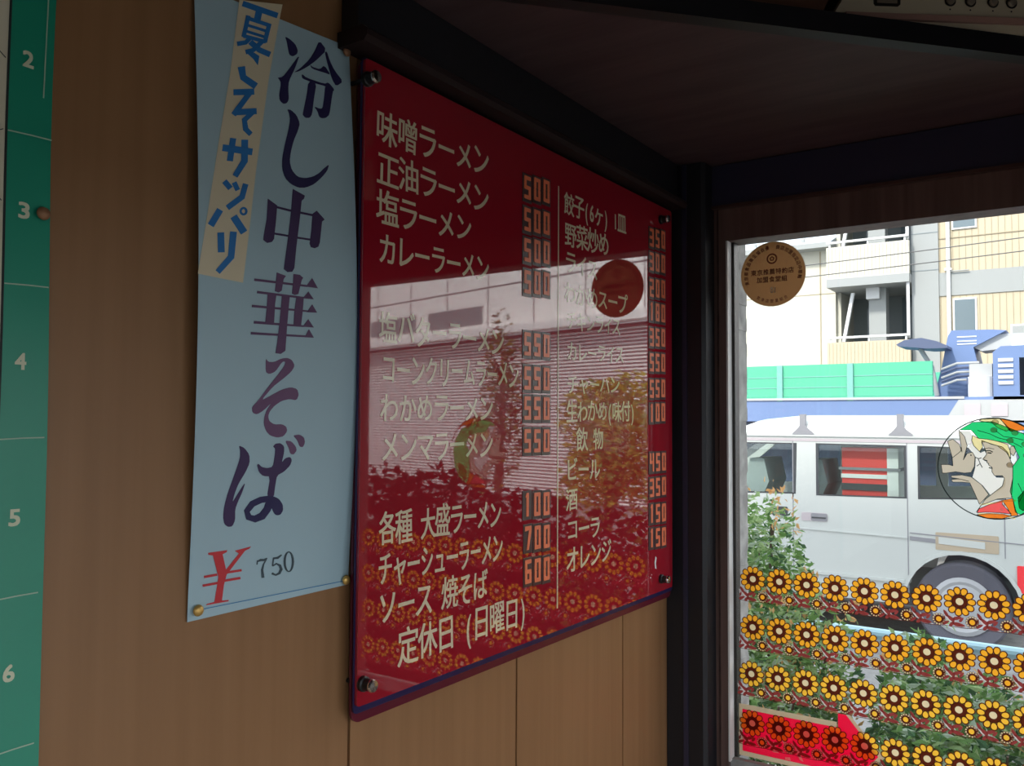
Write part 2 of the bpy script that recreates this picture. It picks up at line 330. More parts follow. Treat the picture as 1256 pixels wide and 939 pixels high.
# traced outlines: (along the wall, height from eye) in metres
INK = {
 'rei': [[(-0.9288,0.3578),(-0.9257,0.3577),(-0.9233,0.3572),(-0.9192,0.3558),(-0.9171,0.3544),(-0.9151,0.3515),(-0.9146,0.3497),(-0.9152,0.3472),(-0.9165,0.3454),(-0.9197,0.3428),(-0.9215,0.3420),(-0.9240,0.3422),(-0.9251,0.3434),(-0.9260,0.3467),(-0.9266,0.3489),(-0.9274,0.3526),(-0.9281,0.3546),(-0.9294,0.3570)],
   [(-0.9130,0.3445),(-0.9168,0.3349),(-0.9196,0.3286),(-0.9242,0.3195),(-0.9258,0.3151),(-0.9263,0.3107),(-0.9263,0.3072),(-0.9259,0.3008),(-0.9264,0.2978),(-0.9280,0.2952),(-0.9293,0.2941),(-0.9317,0.2931),(-0.9333,0.2932),(-0.9357,0.2944),(-0.9366,0.2959),(-0.9370,0.2993),(-0.9366,0.3027),(-0.9352,0.3096),(-0.9352,0.3125),(-0.9366,0.3142),(-0.9374,0.3149),(-0.9386,0.3151),(-0.9378,0.3157),(-0.9343,0.3173),(-0.9314,0.3200),(-0.9265,0.3265),(-0.9223,0.3325),(-0.9144,0.3439)],
   [(-0.8851,0.3692),(-0.8794,0.3655),(-0.8802,0.3612),(-0.8884,0.3521),(-0.8937,0.3466),(-0.9015,0.3395),(-0.9061,0.3357),(-0.9120,0.3313),(-0.9151,0.3293),(-0.9184,0.3276),(-0.9178,0.3284),(-0.9128,0.3327),(-0.9089,0.3367),(-0.9020,0.3444),(-0.8982,0.3494),(-0.8938,0.3564),(-0.8913,0.3611),(-0.8880,0.3680)],
   [(-0.8793,0.3615),(-0.8780,0.3627),(-0.8766,0.3614),(-0.8741,0.3561),(-0.8721,0.3529),(-0.8686,0.3486),(-0.8652,0.3456),(-0.8585,0.3410),(-0.8582,0.3378),(-0.8638,0.3332),(-0.8667,0.3327),(-0.8697,0.3358),(-0.8719,0.3394),(-0.8752,0.3472),(-0.8770,0.3520),(-0.8791,0.3589)],
   [(-0.8985,0.3415),(-0.8968,0.3407),(-0.8944,0.3407),(-0.8887,0.3413),(-0.8857,0.3427),(-0.8821,0.3464),(-0.8793,0.3462),(-0.8745,0.3421),(-0.8745,0.3406),(-0.8794,0.3403),(-0.8843,0.3398),(-0.8938,0.3388),(-0.8974,0.3392),(-0.8987,0.3411)],
   [(-0.9087,0.3287),(-0.9054,0.3275),(-0.8997,0.3274),(-0.8860,0.3284),(-0.8803,0.3294),(-0.8771,0.3315),(-0.8745,0.3312),(-0.8697,0.3283),(-0.8687,0.3267),(-0.8705,0.3247),(-0.8727,0.3247),(-0.8776,0.3265),(-0.8819,0.3268),(-0.8902,0.3257),(-0.8957,0.3252),(-0.9037,0.3249),(-0.9070,0.3248),(-0.9089,0.3252),(-0.9096,0.3261),(-0.9098,0.3283)],
   [(-0.8995,0.3251),(-0.8935,0.3261),(-0.8923,0.3228),(-0.8946,0.3120),(-0.8958,0.3053),(-0.8972,0.2962),(-0.8983,0.2924),(-0.9000,0.2899),(-0.9015,0.2888),(-0.9045,0.2879),(-0.9061,0.2879),(-0.9082,0.2890),(-0.9087,0.2901),(-0.9083,0.2925),(-0.9073,0.2967),(-0.9047,0.3068),(-0.9033,0.3130),(-0.9019,0.3218)],
   [(-0.8778,0.3285),(-0.8716,0.3282),(-0.8700,0.3260),(-0.8715,0.3201),(-0.8727,0.3144),(-0.8748,0.3035),(-0.8763,0.2990),(-0.8790,0.2962),(-0.8809,0.2948),(-0.8839,0.2936),(-0.8856,0.2933),(-0.8878,0.2936),(-0.8889,0.2948),(-0.8901,0.2977),(-0.8914,0.2994),(-0.8939,0.3013),(-0.8933,0.3019),(-0.8891,0.3019),(-0.8869,0.3022),(-0.8847,0.3032),(-0.8835,0.3058),(-0.8821,0.3127),(-0.8813,0.3177),(-0.8802,0.3259)]],
 'shi': [[(-0.9267,0.2892),(-0.9243,0.2897),(-0.9222,0.2893),(-0.9180,0.2875),(-0.9159,0.2856),(-0.9135,0.2816),(-0.9131,0.2787),(-0.9146,0.2739),(-0.9161,0.2701),(-0.9192,0.2637),(-0.9209,0.2592),(-0.9230,0.2521),(-0.9240,0.2479),(-0.9248,0.2423),(-0.9246,0.2389),(-0.9231,0.2344),(-0.9212,0.2319),(-0.9171,0.2291),(-0.9139,0.2283),(-0.9084,0.2288),(-0.9047,0.2297),(-0.8991,0.2319),(-0.8956,0.2337),(-0.8907,0.2371),(-0.8878,0.2395),(-0.8842,0.2432),(-0.8817,0.2455),(-0.8780,0.2486),(-0.8773,0.2482),(-0.8789,0.2439),(-0.8807,0.2411),(-0.8843,0.2368),(-0.8874,0.2335),(-0.8931,0.2280),(-0.8971,0.2249),(-0.9034,0.2213),(-0.9073,0.2197),(-0.9128,0.2184),(-0.9164,0.2183),(-0.9219,0.2192),(-0.9251,0.2204),(-0.9291,0.2229),(-0.9311,0.2254),(-0.9332,0.2302),(-0.9338,0.2338),(-0.9337,0.2398),(-0.9330,0.2444),(-0.9311,0.2525),(-0.9297,0.2579),(-0.9273,0.2662),(-0.9260,0.2713),(-0.9246,0.2782),(-0.9245,0.2818),(-0.9255,0.2856),(-0.9262,0.2873),(-0.9272,0.2886)]],
 'chu': [[(-0.9211,0.2153),(-0.9070,0.2122),(-0.9079,0.2090),(-0.9108,0.2064),(-0.9132,0.1866),(-0.9167,0.1623),(-0.9189,0.1414),(-0.9213,0.1376),(-0.9267,0.1364),(-0.9310,0.1386),(-0.9305,0.1426),(-0.9271,0.1644),(-0.9237,0.1894)],
   [(-0.9501,0.1997),(-0.9395,0.1958),(-0.9406,0.1831),(-0.9428,0.1645),(-0.9452,0.1612),(-0.9505,0.1593),(-0.9549,0.1613),(-0.9545,0.1652),(-0.9513,0.1809)],
   [(-0.8925,0.2007),(-0.8829,0.1940),(-0.8861,0.1913),(-0.8886,0.1711),(-0.8905,0.1662),(-0.8949,0.1640),(-0.8993,0.1643),(-0.9009,0.1675),(-0.8988,0.1814),(-0.8976,0.1966)],
   [(-0.9422,0.1932),(-0.9228,0.1933),(-0.9222,0.1954),(-0.9416,0.1951)],
   [(-0.9128,0.1938),(-0.8965,0.1944),(-0.8960,0.1964),(-0.9123,0.1958)],
   [(-0.9436,0.1684),(-0.9261,0.1693),(-0.9258,0.1711),(-0.9433,0.1702)],
   [(-0.9165,0.1695),(-0.8983,0.1706),(-0.8979,0.1724),(-0.9162,0.1713)]],
 'ka': [[(-0.9645,0.1230),(-0.9033,0.1257),(-0.9030,0.1276),(-0.9643,0.1252)],
   [(-0.9049,0.1259),(-0.8976,0.1349),(-0.8906,0.1262)],
   [(-0.9391,0.1343),(-0.9286,0.1327),(-0.9313,0.1293),(-0.9333,0.1184),(-0.9366,0.1163),(-0.9410,0.1170),(-0.9400,0.1245)],
   [(-0.9197,0.1358),(-0.9124,0.1360),(-0.9084,0.1338),(-0.9101,0.1313),(-0.9117,0.1257),(-0.9138,0.1178),(-0.9177,0.1164),(-0.9211,0.1173),(-0.9201,0.1273)],
   [(-0.9611,0.1124),(-0.9076,0.1141),(-0.9074,0.1159),(-0.9608,0.1146)],
   [(-0.9086,0.1144),(-0.9019,0.1215),(-0.8955,0.1150)],
   [(-0.9491,0.1133),(-0.9393,0.1142),(-0.9407,0.1053),(-0.9414,0.0874),(-0.9512,0.0868),(-0.9499,0.0999)],
   [(-0.9327,0.1141),(-0.9238,0.1152),(-0.9252,0.1009),(-0.9265,0.0849),(-0.9278,0.0637),(-0.9330,0.0605),(-0.9387,0.0608),(-0.9371,0.0708),(-0.9349,0.0893),(-0.9336,0.1035)],
   [(-0.9160,0.1144),(-0.9075,0.1150),(-0.9084,0.1027),(-0.9101,0.0882),(-0.9187,0.0878),(-0.9179,0.1017)],
   [(-0.9666,0.0994),(-0.9028,0.1021),(-0.9026,0.1037),(-0.9664,0.1016)],
   [(-0.9033,0.1019),(-0.8972,0.1098),(-0.8913,0.1027)],
   [(-0.9641,0.0852),(-0.9070,0.0875),(-0.9069,0.0891),(-0.9639,0.0876)],
   [(-0.9080,0.0877),(-0.9016,0.0953),(-0.8950,0.0882)],
   [(-0.9670,0.0753),(-0.9045,0.0781),(-0.9044,0.0799),(-0.9669,0.0775)],
   [(-0.9055,0.0780),(-0.9006,0.0859),(-0.8947,0.0785)]],
 'so': [[(-0.9492,0.0548),(-0.9476,0.0531),(-0.9458,0.0525),(-0.9418,0.0526),(-0.9386,0.0534),(-0.9333,0.0558),(-0.9302,0.0567),(-0.9263,0.0573),(-0.9239,0.0571),(-0.9207,0.0561),(-0.9190,0.0547),(-0.9169,0.0517),(-0.9171,0.0494),(-0.9197,0.0457),(-0.9227,0.0430),(-0.9288,0.0385),(-0.9329,0.0357),(-0.9389,0.0317),(-0.9435,0.0278),(-0.9513,0.0200),(-0.9517,0.0184),(-0.9453,0.0212),(-0.9407,0.0234),(-0.9331,0.0270),(-0.9285,0.0287),(-0.9222,0.0302),(-0.9187,0.0304),(-0.9143,0.0296),(-0.9124,0.0283),(-0.9111,0.0252),(-0.9111,0.0231),(-0.9126,0.0198),(-0.9147,0.0189),(-0.9195,0.0195),(-0.9229,0.0194),(-0.9283,0.0183),(-0.9317,0.0171),(-0.9362,0.0145),(-0.9389,0.0127),(-0.9422,0.0095),(-0.9437,0.0076),(-0.9449,0.0049),(-0.9450,0.0030),(-0.9441,0.0003),(-0.9427,-0.0012),(-0.9394,-0.0030),(-0.9365,-0.0036),(-0.9311,-0.0034),(-0.9282,-0.0038),(-0.9251,-0.0052),(-0.9238,-0.0065),(-0.9231,-0.0090),(-0.9237,-0.0108),(-0.9261,-0.0135),(-0.9283,-0.0147),(-0.9326,-0.0154),(-0.9355,-0.0152),(-0.9402,-0.0141),(-0.9428,-0.0130),(-0.9458,-0.0105),(-0.9474,-0.0084),(-0.9492,-0.0045),(-0.9497,-0.0017),(-0.9493,0.0025),(-0.9487,0.0050),(-0.9473,0.0084),(-0.9458,0.0108),(-0.9427,0.0148),(-0.9434,0.0147),(-0.9486,0.0104),(-0.9518,0.0082),(-0.9563,0.0059),(-0.9587,0.0054),(-0.9616,0.0063),(-0.9628,0.0076),(-0.9634,0.0107),(-0.9623,0.0128),(-0.9583,0.0162),(-0.9550,0.0196),(-0.9492,0.0264),(-0.9453,0.0308),(-0.9394,0.0371),(-0.9355,0.0414),(-0.9299,0.0479),(-0.9279,0.0509),(-0.9274,0.0534),(-0.9281,0.0540),(-0.9305,0.0534),(-0.9327,0.0514),(-0.9368,0.0461),(-0.9396,0.0437),(-0.9438,0.0420),(-0.9460,0.0418),(-0.9485,0.0429),(-0.9494,0.0457),(-0.9496,0.0529)]],
 'ba': [[(-0.9751,-0.0223),(-0.9715,-0.0236),(-0.9691,-0.0253),(-0.9658,-0.0288),(-0.9645,-0.0315),(-0.9641,-0.0360),(-0.9649,-0.0392),(-0.9676,-0.0442),(-0.9699,-0.0476),(-0.9739,-0.0531),(-0.9761,-0.0568),(-0.9785,-0.0623),(-0.9796,-0.0654),(-0.9806,-0.0694),(-0.9801,-0.0697),(-0.9775,-0.0664),(-0.9757,-0.0640),(-0.9728,-0.0601),(-0.9710,-0.0579),(-0.9687,-0.0552),(-0.9684,-0.0558),(-0.9699,-0.0601),(-0.9713,-0.0634),(-0.9742,-0.0689),(-0.9756,-0.0719),(-0.9771,-0.0755),(-0.9775,-0.0787),(-0.9772,-0.0843),(-0.9777,-0.0872),(-0.9793,-0.0902),(-0.9807,-0.0912),(-0.9834,-0.0912),(-0.9850,-0.0907),(-0.9874,-0.0889),(-0.9885,-0.0870),(-0.9895,-0.0832),(-0.9896,-0.0801),(-0.9892,-0.0746),(-0.9884,-0.0705),(-0.9865,-0.0638),(-0.9846,-0.0586),(-0.9809,-0.0494),(-0.9786,-0.0437),(-0.9755,-0.0356),(-0.9745,-0.0314),(-0.9747,-0.0270),(-0.9751,-0.0248),(-0.9760,-0.0226)],
   [(-0.9234,-0.0185),(-0.9191,-0.0189),(-0.9167,-0.0200),(-0.9136,-0.0227),(-0.9122,-0.0244),(-0.9112,-0.0268),(-0.9116,-0.0284),(-0.9136,-0.0307),(-0.9150,-0.0313),(-0.9172,-0.0309),(-0.9184,-0.0297),(-0.9198,-0.0263),(-0.9212,-0.0238),(-0.9239,-0.0198)],
   [(-0.9142,-0.0136),(-0.9095,-0.0131),(-0.9069,-0.0136),(-0.9038,-0.0153),(-0.9025,-0.0168),(-0.9017,-0.0195),(-0.9019,-0.0214),(-0.9033,-0.0241),(-0.9046,-0.0248),(-0.9067,-0.0244),(-0.9081,-0.0231),(-0.9100,-0.0193),(-0.9117,-0.0172),(-0.9148,-0.0146)],
   [(-0.9380,-0.0231),(-0.9364,-0.0215),(-0.9348,-0.0209),(-0.9314,-0.0206),(-0.9295,-0.0211),(-0.9269,-0.0228),(-0.9259,-0.0244),(-0.9256,-0.0274),(-0.9260,-0.0305),(-0.9276,-0.0368),(-0.9273,-0.0380),(-0.9249,-0.0354),(-0.9230,-0.0343),(-0.9196,-0.0336),(-0.9180,-0.0340),(-0.9167,-0.0358),(-0.9166,-0.0375),(-0.9177,-0.0404),(-0.9195,-0.0425),(-0.9236,-0.0457),(-0.9265,-0.0474),(-0.9313,-0.0492),(-0.9332,-0.0516),(-0.9341,-0.0567),(-0.9347,-0.0607),(-0.9354,-0.0675),(-0.9372,-0.0697),(-0.9418,-0.0694),(-0.9427,-0.0655),(-0.9409,-0.0542),(-0.9419,-0.0502),(-0.9467,-0.0498),(-0.9493,-0.0489),(-0.9522,-0.0467),(-0.9537,-0.0447),(-0.9551,-0.0407),(-0.9553,-0.0392),(-0.9545,-0.0386),(-0.9535,-0.0390),(-0.9514,-0.0408),(-0.9495,-0.0417),(-0.9458,-0.0425),(-0.9432,-0.0426),(-0.9391,-0.0420),(-0.9374,-0.0398),(-0.9364,-0.0339),(-0.9360,-0.0306),(-0.9358,-0.0267),(-0.9363,-0.0250),(-0.9380,-0.0240)],
   [(-0.9429,-0.0679),(-0.9376,-0.0682),(-0.9345,-0.0690),(-0.9306,-0.0707),(-0.9285,-0.0724),(-0.9258,-0.0756),(-0.9248,-0.0777),(-0.9244,-0.0811),(-0.9249,-0.0829),(-0.9267,-0.0851),(-0.9281,-0.0859),(-0.9306,-0.0860),(-0.9320,-0.0856),(-0.9337,-0.0845),(-0.9349,-0.0831),(-0.9367,-0.0800),(-0.9387,-0.0782),(-0.9429,-0.0759),(-0.9444,-0.0737),(-0.9446,-0.0692)],
   [(-0.9411,-0.0675),(-0.9512,-0.0679),(-0.9615,-0.0711),(-0.9680,-0.0785),(-0.9650,-0.0867),(-0.9554,-0.0902),(-0.9451,-0.0881),(-0.9388,-0.0815),(-0.9361,-0.0746),(-0.9440,-0.0720),(-0.9462,-0.0778),(-0.9507,-0.0822),(-0.9564,-0.0840),(-0.9602,-0.0831),(-0.9618,-0.0803),(-0.9569,-0.0758),(-0.9488,-0.0734),(-0.9399,-0.0730)]],
 'yen': [[(-1.0032,-0.1109),(-0.9839,-0.1110),(-0.9845,-0.1126),(-0.9886,-0.1139),(-0.9843,-0.1277),(-0.9715,-0.1154),(-0.9760,-0.1125),(-0.9586,-0.1108),(-0.9607,-0.1126),(-0.9651,-0.1138),(-0.9834,-0.1319),(-0.9857,-0.1403),(-0.9870,-0.1534),(-0.9800,-0.1540),(-0.9802,-0.1551),(-1.0025,-0.1547),(-1.0019,-0.1537),(-0.9946,-0.1532),(-0.9926,-0.1404),(-0.9917,-0.1325),(-0.9983,-0.1138),(-1.0029,-0.1126)],
   [(-1.0058,-0.1316),(-0.9929,-0.1315),(-0.9934,-0.1295),(-1.0063,-0.1296)],
   [(-0.9840,-0.1311),(-0.9676,-0.1313),(-0.9681,-0.1293),(-0.9844,-0.1291)],
   [(-1.0067,-0.1387),(-0.9918,-0.1387),(-0.9923,-0.1367),(-1.0072,-0.1367)],
   [(-0.9857,-0.1378),(-0.9686,-0.1380),(-0.9691,-0.1359),(-0.9862,-0.1358)]],
 'p750': [[(-0.9507,-0.1279),(-0.9503,-0.1241),(-0.9515,-0.1238),(-0.9519,-0.1276)],
   [(-0.9512,-0.1256),(-0.9471,-0.1253),(-0.9432,-0.1257),(-0.9400,-0.1239),(-0.9407,-0.1230),(-0.9440,-0.1237),(-0.9478,-0.1231),(-0.9517,-0.1246)],
   [(-0.9411,-0.1233),(-0.9447,-0.1282),(-0.9465,-0.1330),(-0.9455,-0.1403),(-0.9425,-0.1405),(-0.9441,-0.1334),(-0.9434,-0.1288),(-0.9401,-0.1239)],
   [(-0.9330,-0.1254),(-0.9276,-0.1257),(-0.9234,-0.1230),(-0.9243,-0.1221),(-0.9287,-0.1237),(-0.9333,-0.1237)],
   [(-0.9335,-0.1240),(-0.9343,-0.1312),(-0.9331,-0.1315),(-0.9322,-0.1243)],
   [(-0.9334,-0.1318),(-0.9293,-0.1305),(-0.9263,-0.1326),(-0.9252,-0.1353),(-0.9265,-0.1382),(-0.9297,-0.1393),(-0.9335,-0.1371),(-0.9345,-0.1388),(-0.9296,-0.1408),(-0.9245,-0.1398),(-0.9220,-0.1359),(-0.9242,-0.1314),(-0.9296,-0.1290),(-0.9341,-0.1309)],
   [(-0.9088,-0.1307),(-0.9090,-0.1336),(-0.9097,-0.1362),(-0.9109,-0.1381),(-0.9126,-0.1393),(-0.9145,-0.1395),(-0.9164,-0.1387),(-0.9182,-0.1371),(-0.9197,-0.1348),(-0.9207,-0.1321),(-0.9211,-0.1291),(-0.9210,-0.1262),(-0.9203,-0.1236),(-0.9190,-0.1217),(-0.9174,-0.1206),(-0.9155,-0.1203),(-0.9136,-0.1210),(-0.9118,-0.1226),(-0.9103,-0.1249),(-0.9093,-0.1277),(-0.9088,-0.1307),(-0.9113,-0.1304),(-0.9116,-0.1277),(-0.9123,-0.1252),(-0.9132,-0.1232),(-0.9143,-0.1219),(-0.9155,-0.1213),(-0.9166,-0.1216),(-0.9176,-0.1227),(-0.9183,-0.1245),(-0.9187,-0.1268),(-0.9187,-0.1294),(-0.9184,-0.1321),(-0.9177,-0.1345),(-0.9168,-0.1365),(-0.9157,-0.1379),(-0.9145,-0.1385),(-0.9134,-0.1382),(-0.9124,-0.1371),(-0.9117,-0.1353),(-0.9113,-0.1330),(-0.9113,-0.1304)]],
 'line': [[(-1.0147,-0.1576),(-0.8442,-0.1586),(-0.8445,-0.1578),(-1.0149,-0.1569)]],
 'banner': [[(-0.9822,0.3791),(-0.9814,0.3713),(-0.9917,0.3013),(-1.0049,0.2329),(-1.0250,0.1202),(-0.9768,0.1196),(-0.9636,0.2224),(-0.9497,0.3076),(-0.9330,0.3872),(-0.9317,0.3944)]],
 'natsu': [[(-0.9791,0.3665),(-0.9398,0.3713),(-0.9379,0.3770),(-0.9772,0.3721)],
   [(-0.9630,0.3712),(-0.9658,0.3599),(-0.9585,0.3615),(-0.9557,0.3729)],
   [(-0.9742,0.3602),(-0.9796,0.3386),(-0.9751,0.3395),(-0.9696,0.3612)],
   [(-0.9507,0.3624),(-0.9560,0.3426),(-0.9513,0.3435),(-0.9459,0.3633)],
   [(-0.9735,0.3562),(-0.9490,0.3592),(-0.9477,0.3630),(-0.9723,0.3599)],
   [(-0.9747,0.3500),(-0.9510,0.3531),(-0.9500,0.3560),(-0.9738,0.3527)],
   [(-0.9761,0.3439),(-0.9524,0.3469),(-0.9514,0.3497),(-0.9752,0.3466)],
   [(-0.9782,0.3382),(-0.9532,0.3422),(-0.9521,0.3459),(-0.9771,0.3418)],
   [(-0.9718,0.3418),(-0.9761,0.3364),(-0.9847,0.3319),(-0.9839,0.3281),(-0.9740,0.3334),(-0.9683,0.3402)],
   [(-0.9579,0.3444),(-0.9681,0.3323),(-0.9758,0.3278),(-0.9745,0.3242),(-0.9653,0.3299),(-0.9543,0.3427)],
   [(-0.9721,0.3347),(-0.9616,0.3309),(-0.9491,0.3310),(-0.9466,0.3367),(-0.9582,0.3364),(-0.9680,0.3400)]],
 'ko': [[(-0.9728,0.3252),(-0.9678,0.3293),(-0.9600,0.3280),(-0.9617,0.3189),(-0.9668,0.3230)],
   [(-0.9838,0.3091),(-0.9809,0.2992),(-0.9660,0.2956),(-0.9617,0.3021),(-0.9750,0.3049),(-0.9759,0.3130)]],
 'so2': [[(-0.9885,0.2824),(-0.9658,0.2904),(-0.9660,0.2959),(-0.9886,0.2877)],
   [(-0.9717,0.2932),(-0.9910,0.2657),(-0.9863,0.2643),(-0.9669,0.2919)],
   [(-0.9878,0.2647),(-0.9631,0.2735),(-0.9634,0.2789),(-0.9881,0.2700)],
   [(-0.9688,0.2755),(-0.9795,0.2642),(-0.9782,0.2544),(-0.9716,0.2511),(-0.9678,0.2553),(-0.9727,0.2580),(-0.9740,0.2639),(-0.9652,0.2734)]],
 'sa': [[(-1.0009,0.2295),(-0.9686,0.2346),(-0.9675,0.2409),(-0.9999,0.2356)],
   [(-0.9922,0.2436),(-0.9958,0.2225),(-0.9894,0.2235),(-0.9858,0.2447)],
   [(-0.9801,0.2454),(-0.9803,0.2271),(-0.9895,0.2117),(-0.9845,0.2105),(-0.9732,0.2274),(-0.9728,0.2474)]],
 'tsu': [[(-1.0006,0.2019),(-0.9941,0.1972),(-0.9896,0.2013),(-0.9962,0.2061)],
   [(-0.9903,0.2040),(-0.9863,0.1981),(-0.9816,0.2010),(-0.9856,0.2070)],
   [(-0.9782,0.2072),(-0.9819,0.1957),(-0.9968,0.1831),(-0.9932,0.1801),(-0.9766,0.1937),(-0.9724,0.2073)]],
 'pa': [[(-1.0058,0.1791),(-1.0155,0.1636),(-1.0095,0.1619),(-0.9997,0.1775)],
   [(-0.9916,0.1732),(-0.9799,0.1614),(-0.9733,0.1662),(-0.9851,0.1780)],
   [(-0.9731,0.1834),(-0.9733,0.1822),(-0.9739,0.1810),(-0.9749,0.1799),(-0.9761,0.1792),(-0.9774,0.1787),(-0.9788,0.1786),(-0.9800,0.1789),(-0.9810,0.1795),(-0.9816,0.1804),(-0.9818,0.1815),(-0.9816,0.1827),(-0.9810,0.1839),(-0.9801,0.1849),(-0.9789,0.1857),(-0.9775,0.1862),(-0.9762,0.1863),(-0.9750,0.1860),(-0.9740,0.1854),(-0.9734,0.1845),(-0.9731,0.1834),(-0.9755,0.1829),(-0.9756,0.1834),(-0.9759,0.1839),(-0.9763,0.1842),(-0.9769,0.1844),(-0.9775,0.1843),(-0.9781,0.1841),(-0.9787,0.1837),(-0.9791,0.1832),(-0.9794,0.1826),(-0.9795,0.1820),(-0.9794,0.1815),(-0.9791,0.1810),(-0.9786,0.1807),(-0.9781,0.1805),(-0.9775,0.1806),(-0.9768,0.1808),(-0.9763,0.1812),(-0.9759,0.1817),(-0.9756,0.1823),(-0.9755,0.1829)]],
 'ri': [[(-1.0054,0.1581),(-1.0045,0.1414),(-0.9974,0.1428),(-0.9983,0.1597)],
   [(-0.9918,0.1619),(-0.9938,0.1405),(-1.0067,0.1259),(-1.0023,0.1235),(-0.9871,0.1395),(-0.9846,0.1628)]],
}
STAIN = {
 'scarf': [(0.4307,-0.0087),(0.4484,0.0032),(0.4741,0.0043),(0.5008,-0.0071),(0.5203,-0.0163),(0.5361,-0.0377),(0.5420,-0.0638),(0.5382,-0.0957),(0.5249,-0.1190),(0.5084,-0.1313),(0.5019,-0.1279),(0.4989,-0.1091),(0.4958,-0.0979),(0.4995,-0.0787),(0.4998,-0.0615),(0.5083,-0.0479),(0.5020,-0.0328),(0.4938,-0.0273),(0.4804,-0.0246),(0.4669,-0.0219),(0.4566,-0.0211),(0.4464,-0.0086)],
 'plume': [(0.4570,0.0052),(0.4605,0.0081),(0.4844,0.0092),(0.4975,-0.0071),(0.4924,-0.0100),(0.4808,-0.0043),(0.4741,0.0024)],
 'flame': [(0.4852,0.0092),(0.5010,0.0073),(0.5206,-0.0021),(0.5317,-0.0152),(0.5156,-0.0079),(0.4974,-0.0100)],
 'face': [(0.4600,-0.0240),(0.4736,-0.0296),(0.4870,-0.0331),(0.4935,-0.0407),(0.4998,-0.0615),(0.4995,-0.0787),(0.4973,-0.1073),(0.4789,-0.1102),(0.4584,-0.1201),(0.4513,-0.1311),(0.4637,-0.1111),(0.4860,-0.0907),(0.4887,-0.0791),(0.4862,-0.0754),(0.4761,-0.0758),(0.4729,-0.0701),(0.4730,-0.0634),(0.4688,-0.0606),(0.4688,-0.0577),(0.4663,-0.0568),(0.4672,-0.0539),(0.4612,-0.0521),(0.4665,-0.0442),(0.4641,-0.0356)],
 'hair': [(0.4480,-0.0164),(0.4566,-0.0211),(0.4669,-0.0219),(0.4804,-0.0246),(0.4937,-0.0292),(0.4969,-0.0387),(0.4975,-0.0501),(0.4919,-0.0407),(0.4803,-0.0314),(0.4651,-0.0262),(0.4600,-0.0263),(0.4615,-0.0337),(0.4571,-0.0406),(0.4495,-0.0320),(0.4470,-0.0242)],
 'ear': [(0.4970,-0.0329),(0.5020,-0.0309),(0.5043,-0.0385),(0.5009,-0.0462),(0.4968,-0.0415)],
 'arm': [(0.4181,-0.0781),(0.4331,-0.0765),(0.4453,-0.0790),(0.4589,-0.0900),(0.4680,-0.1041),(0.4558,-0.1192),(0.4484,-0.1002),(0.4434,-0.0878),(0.4329,-0.0873),(0.4206,-0.0878),(0.4180,-0.0840),(0.4295,-0.0825),(0.4189,-0.0810)],
 'dove': [(0.4049,-0.0617),(0.4157,-0.0614),(0.4210,-0.0632),(0.4203,-0.0504),(0.4144,-0.0258),(0.4216,-0.0227),(0.4303,-0.0304),(0.4337,-0.0421),(0.4298,-0.0087),(0.4375,-0.0185),(0.4408,-0.0322),(0.4352,-0.0539),(0.4406,-0.0439),(0.4476,-0.0418),(0.4510,-0.0485),(0.4499,-0.0632),(0.4454,-0.0721),(0.4366,-0.0734),(0.4244,-0.0719),(0.4119,-0.0744),(0.4065,-0.0746)],
 'dress': [(0.4548,-0.1261),(0.4669,-0.1196),(0.4856,-0.1118),(0.4856,-0.1118),(0.4855,-0.1175),(0.4969,-0.1311),(0.4819,-0.1301),(0.4633,-0.1304),(0.4522,-0.1321)],
 'dress2': [(0.4856,-0.1118),(0.4990,-0.1082),(0.5020,-0.1241),(0.5051,-0.1324),(0.4968,-0.1339),(0.4921,-0.1228)],
 'dress3': [(0.4521,-0.1350),(0.4667,-0.1321),(0.4852,-0.1318),(0.4968,-0.1339),(0.4851,-0.1385),(0.4649,-0.1399)],
 'curl': [(0.5056,-0.1069),(0.5156,-0.0931),(0.5287,-0.0887),(0.5250,-0.1114),(0.5118,-0.1254),(0.5069,-0.1219)],
}

# ================================================================ room shell
RX, RY, RZ = 1.35, -5.0, 2.75
b = MB(); b.box((-0.3, RY-0.1, -0.1), (RX+0.1, 0.0, 0.0), 'floor_tile'); structure(b, 'floor')
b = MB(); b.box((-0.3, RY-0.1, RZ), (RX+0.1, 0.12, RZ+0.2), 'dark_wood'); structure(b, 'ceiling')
SY0, SY1, SZ0, SZ1 = -4.85, -0.25, 0.55, 1.72       # low side window, unseen, added behind the viewer to light the left wall
b = MB(); b.box((RX, RY, 0), (RX+0.1, 0, SZ0), 'plaster'); b.box((RX, RY, SZ1), (RX+0.1, 0, RZ), 'dark_wood'); b.box((RX, RY, SZ0), (RX+0.1, SY0, SZ1), 'plaster'); b.box((RX, SY1, SZ0), (RX+0.1, 0, SZ1), 'plaster'); structure(b, 'wall_right')
wn3 = bpy.data.objects.new('added_window_3', None); COL.objects.link(wn3); wn3.location = (RX+0.05, -2.45, SZ0); wn3['kind'] = 'structure'
b = MB()
for y in (SY0, -2.66, -1.53, SY1-0.04): b.box((RX+0.02, y, SZ0), (RX+0.07, y+0.04, SZ1), 'frame_wood')
structure(b, 'frame', wn3)
b = MB(); b.box((RX+0.04, SY0, SZ0), (RX+0.043, SY1, SZ1), 'window_glass'); structure(b, 'glass_pane', wn3)
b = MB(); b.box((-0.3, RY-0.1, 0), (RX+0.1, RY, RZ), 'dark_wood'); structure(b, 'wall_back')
b = MB(); b.box((XW+0.001, -1.9, 0.84), (0.50, -0.07, 0.875), 'bounce_counter_top'); b.box((0.40, -1.85, 0), (0.44, -0.12, 0.84), 'dark_wood'); structure(b, 'bounce_counter')  # unseen counter added to bounce window light up the left wall
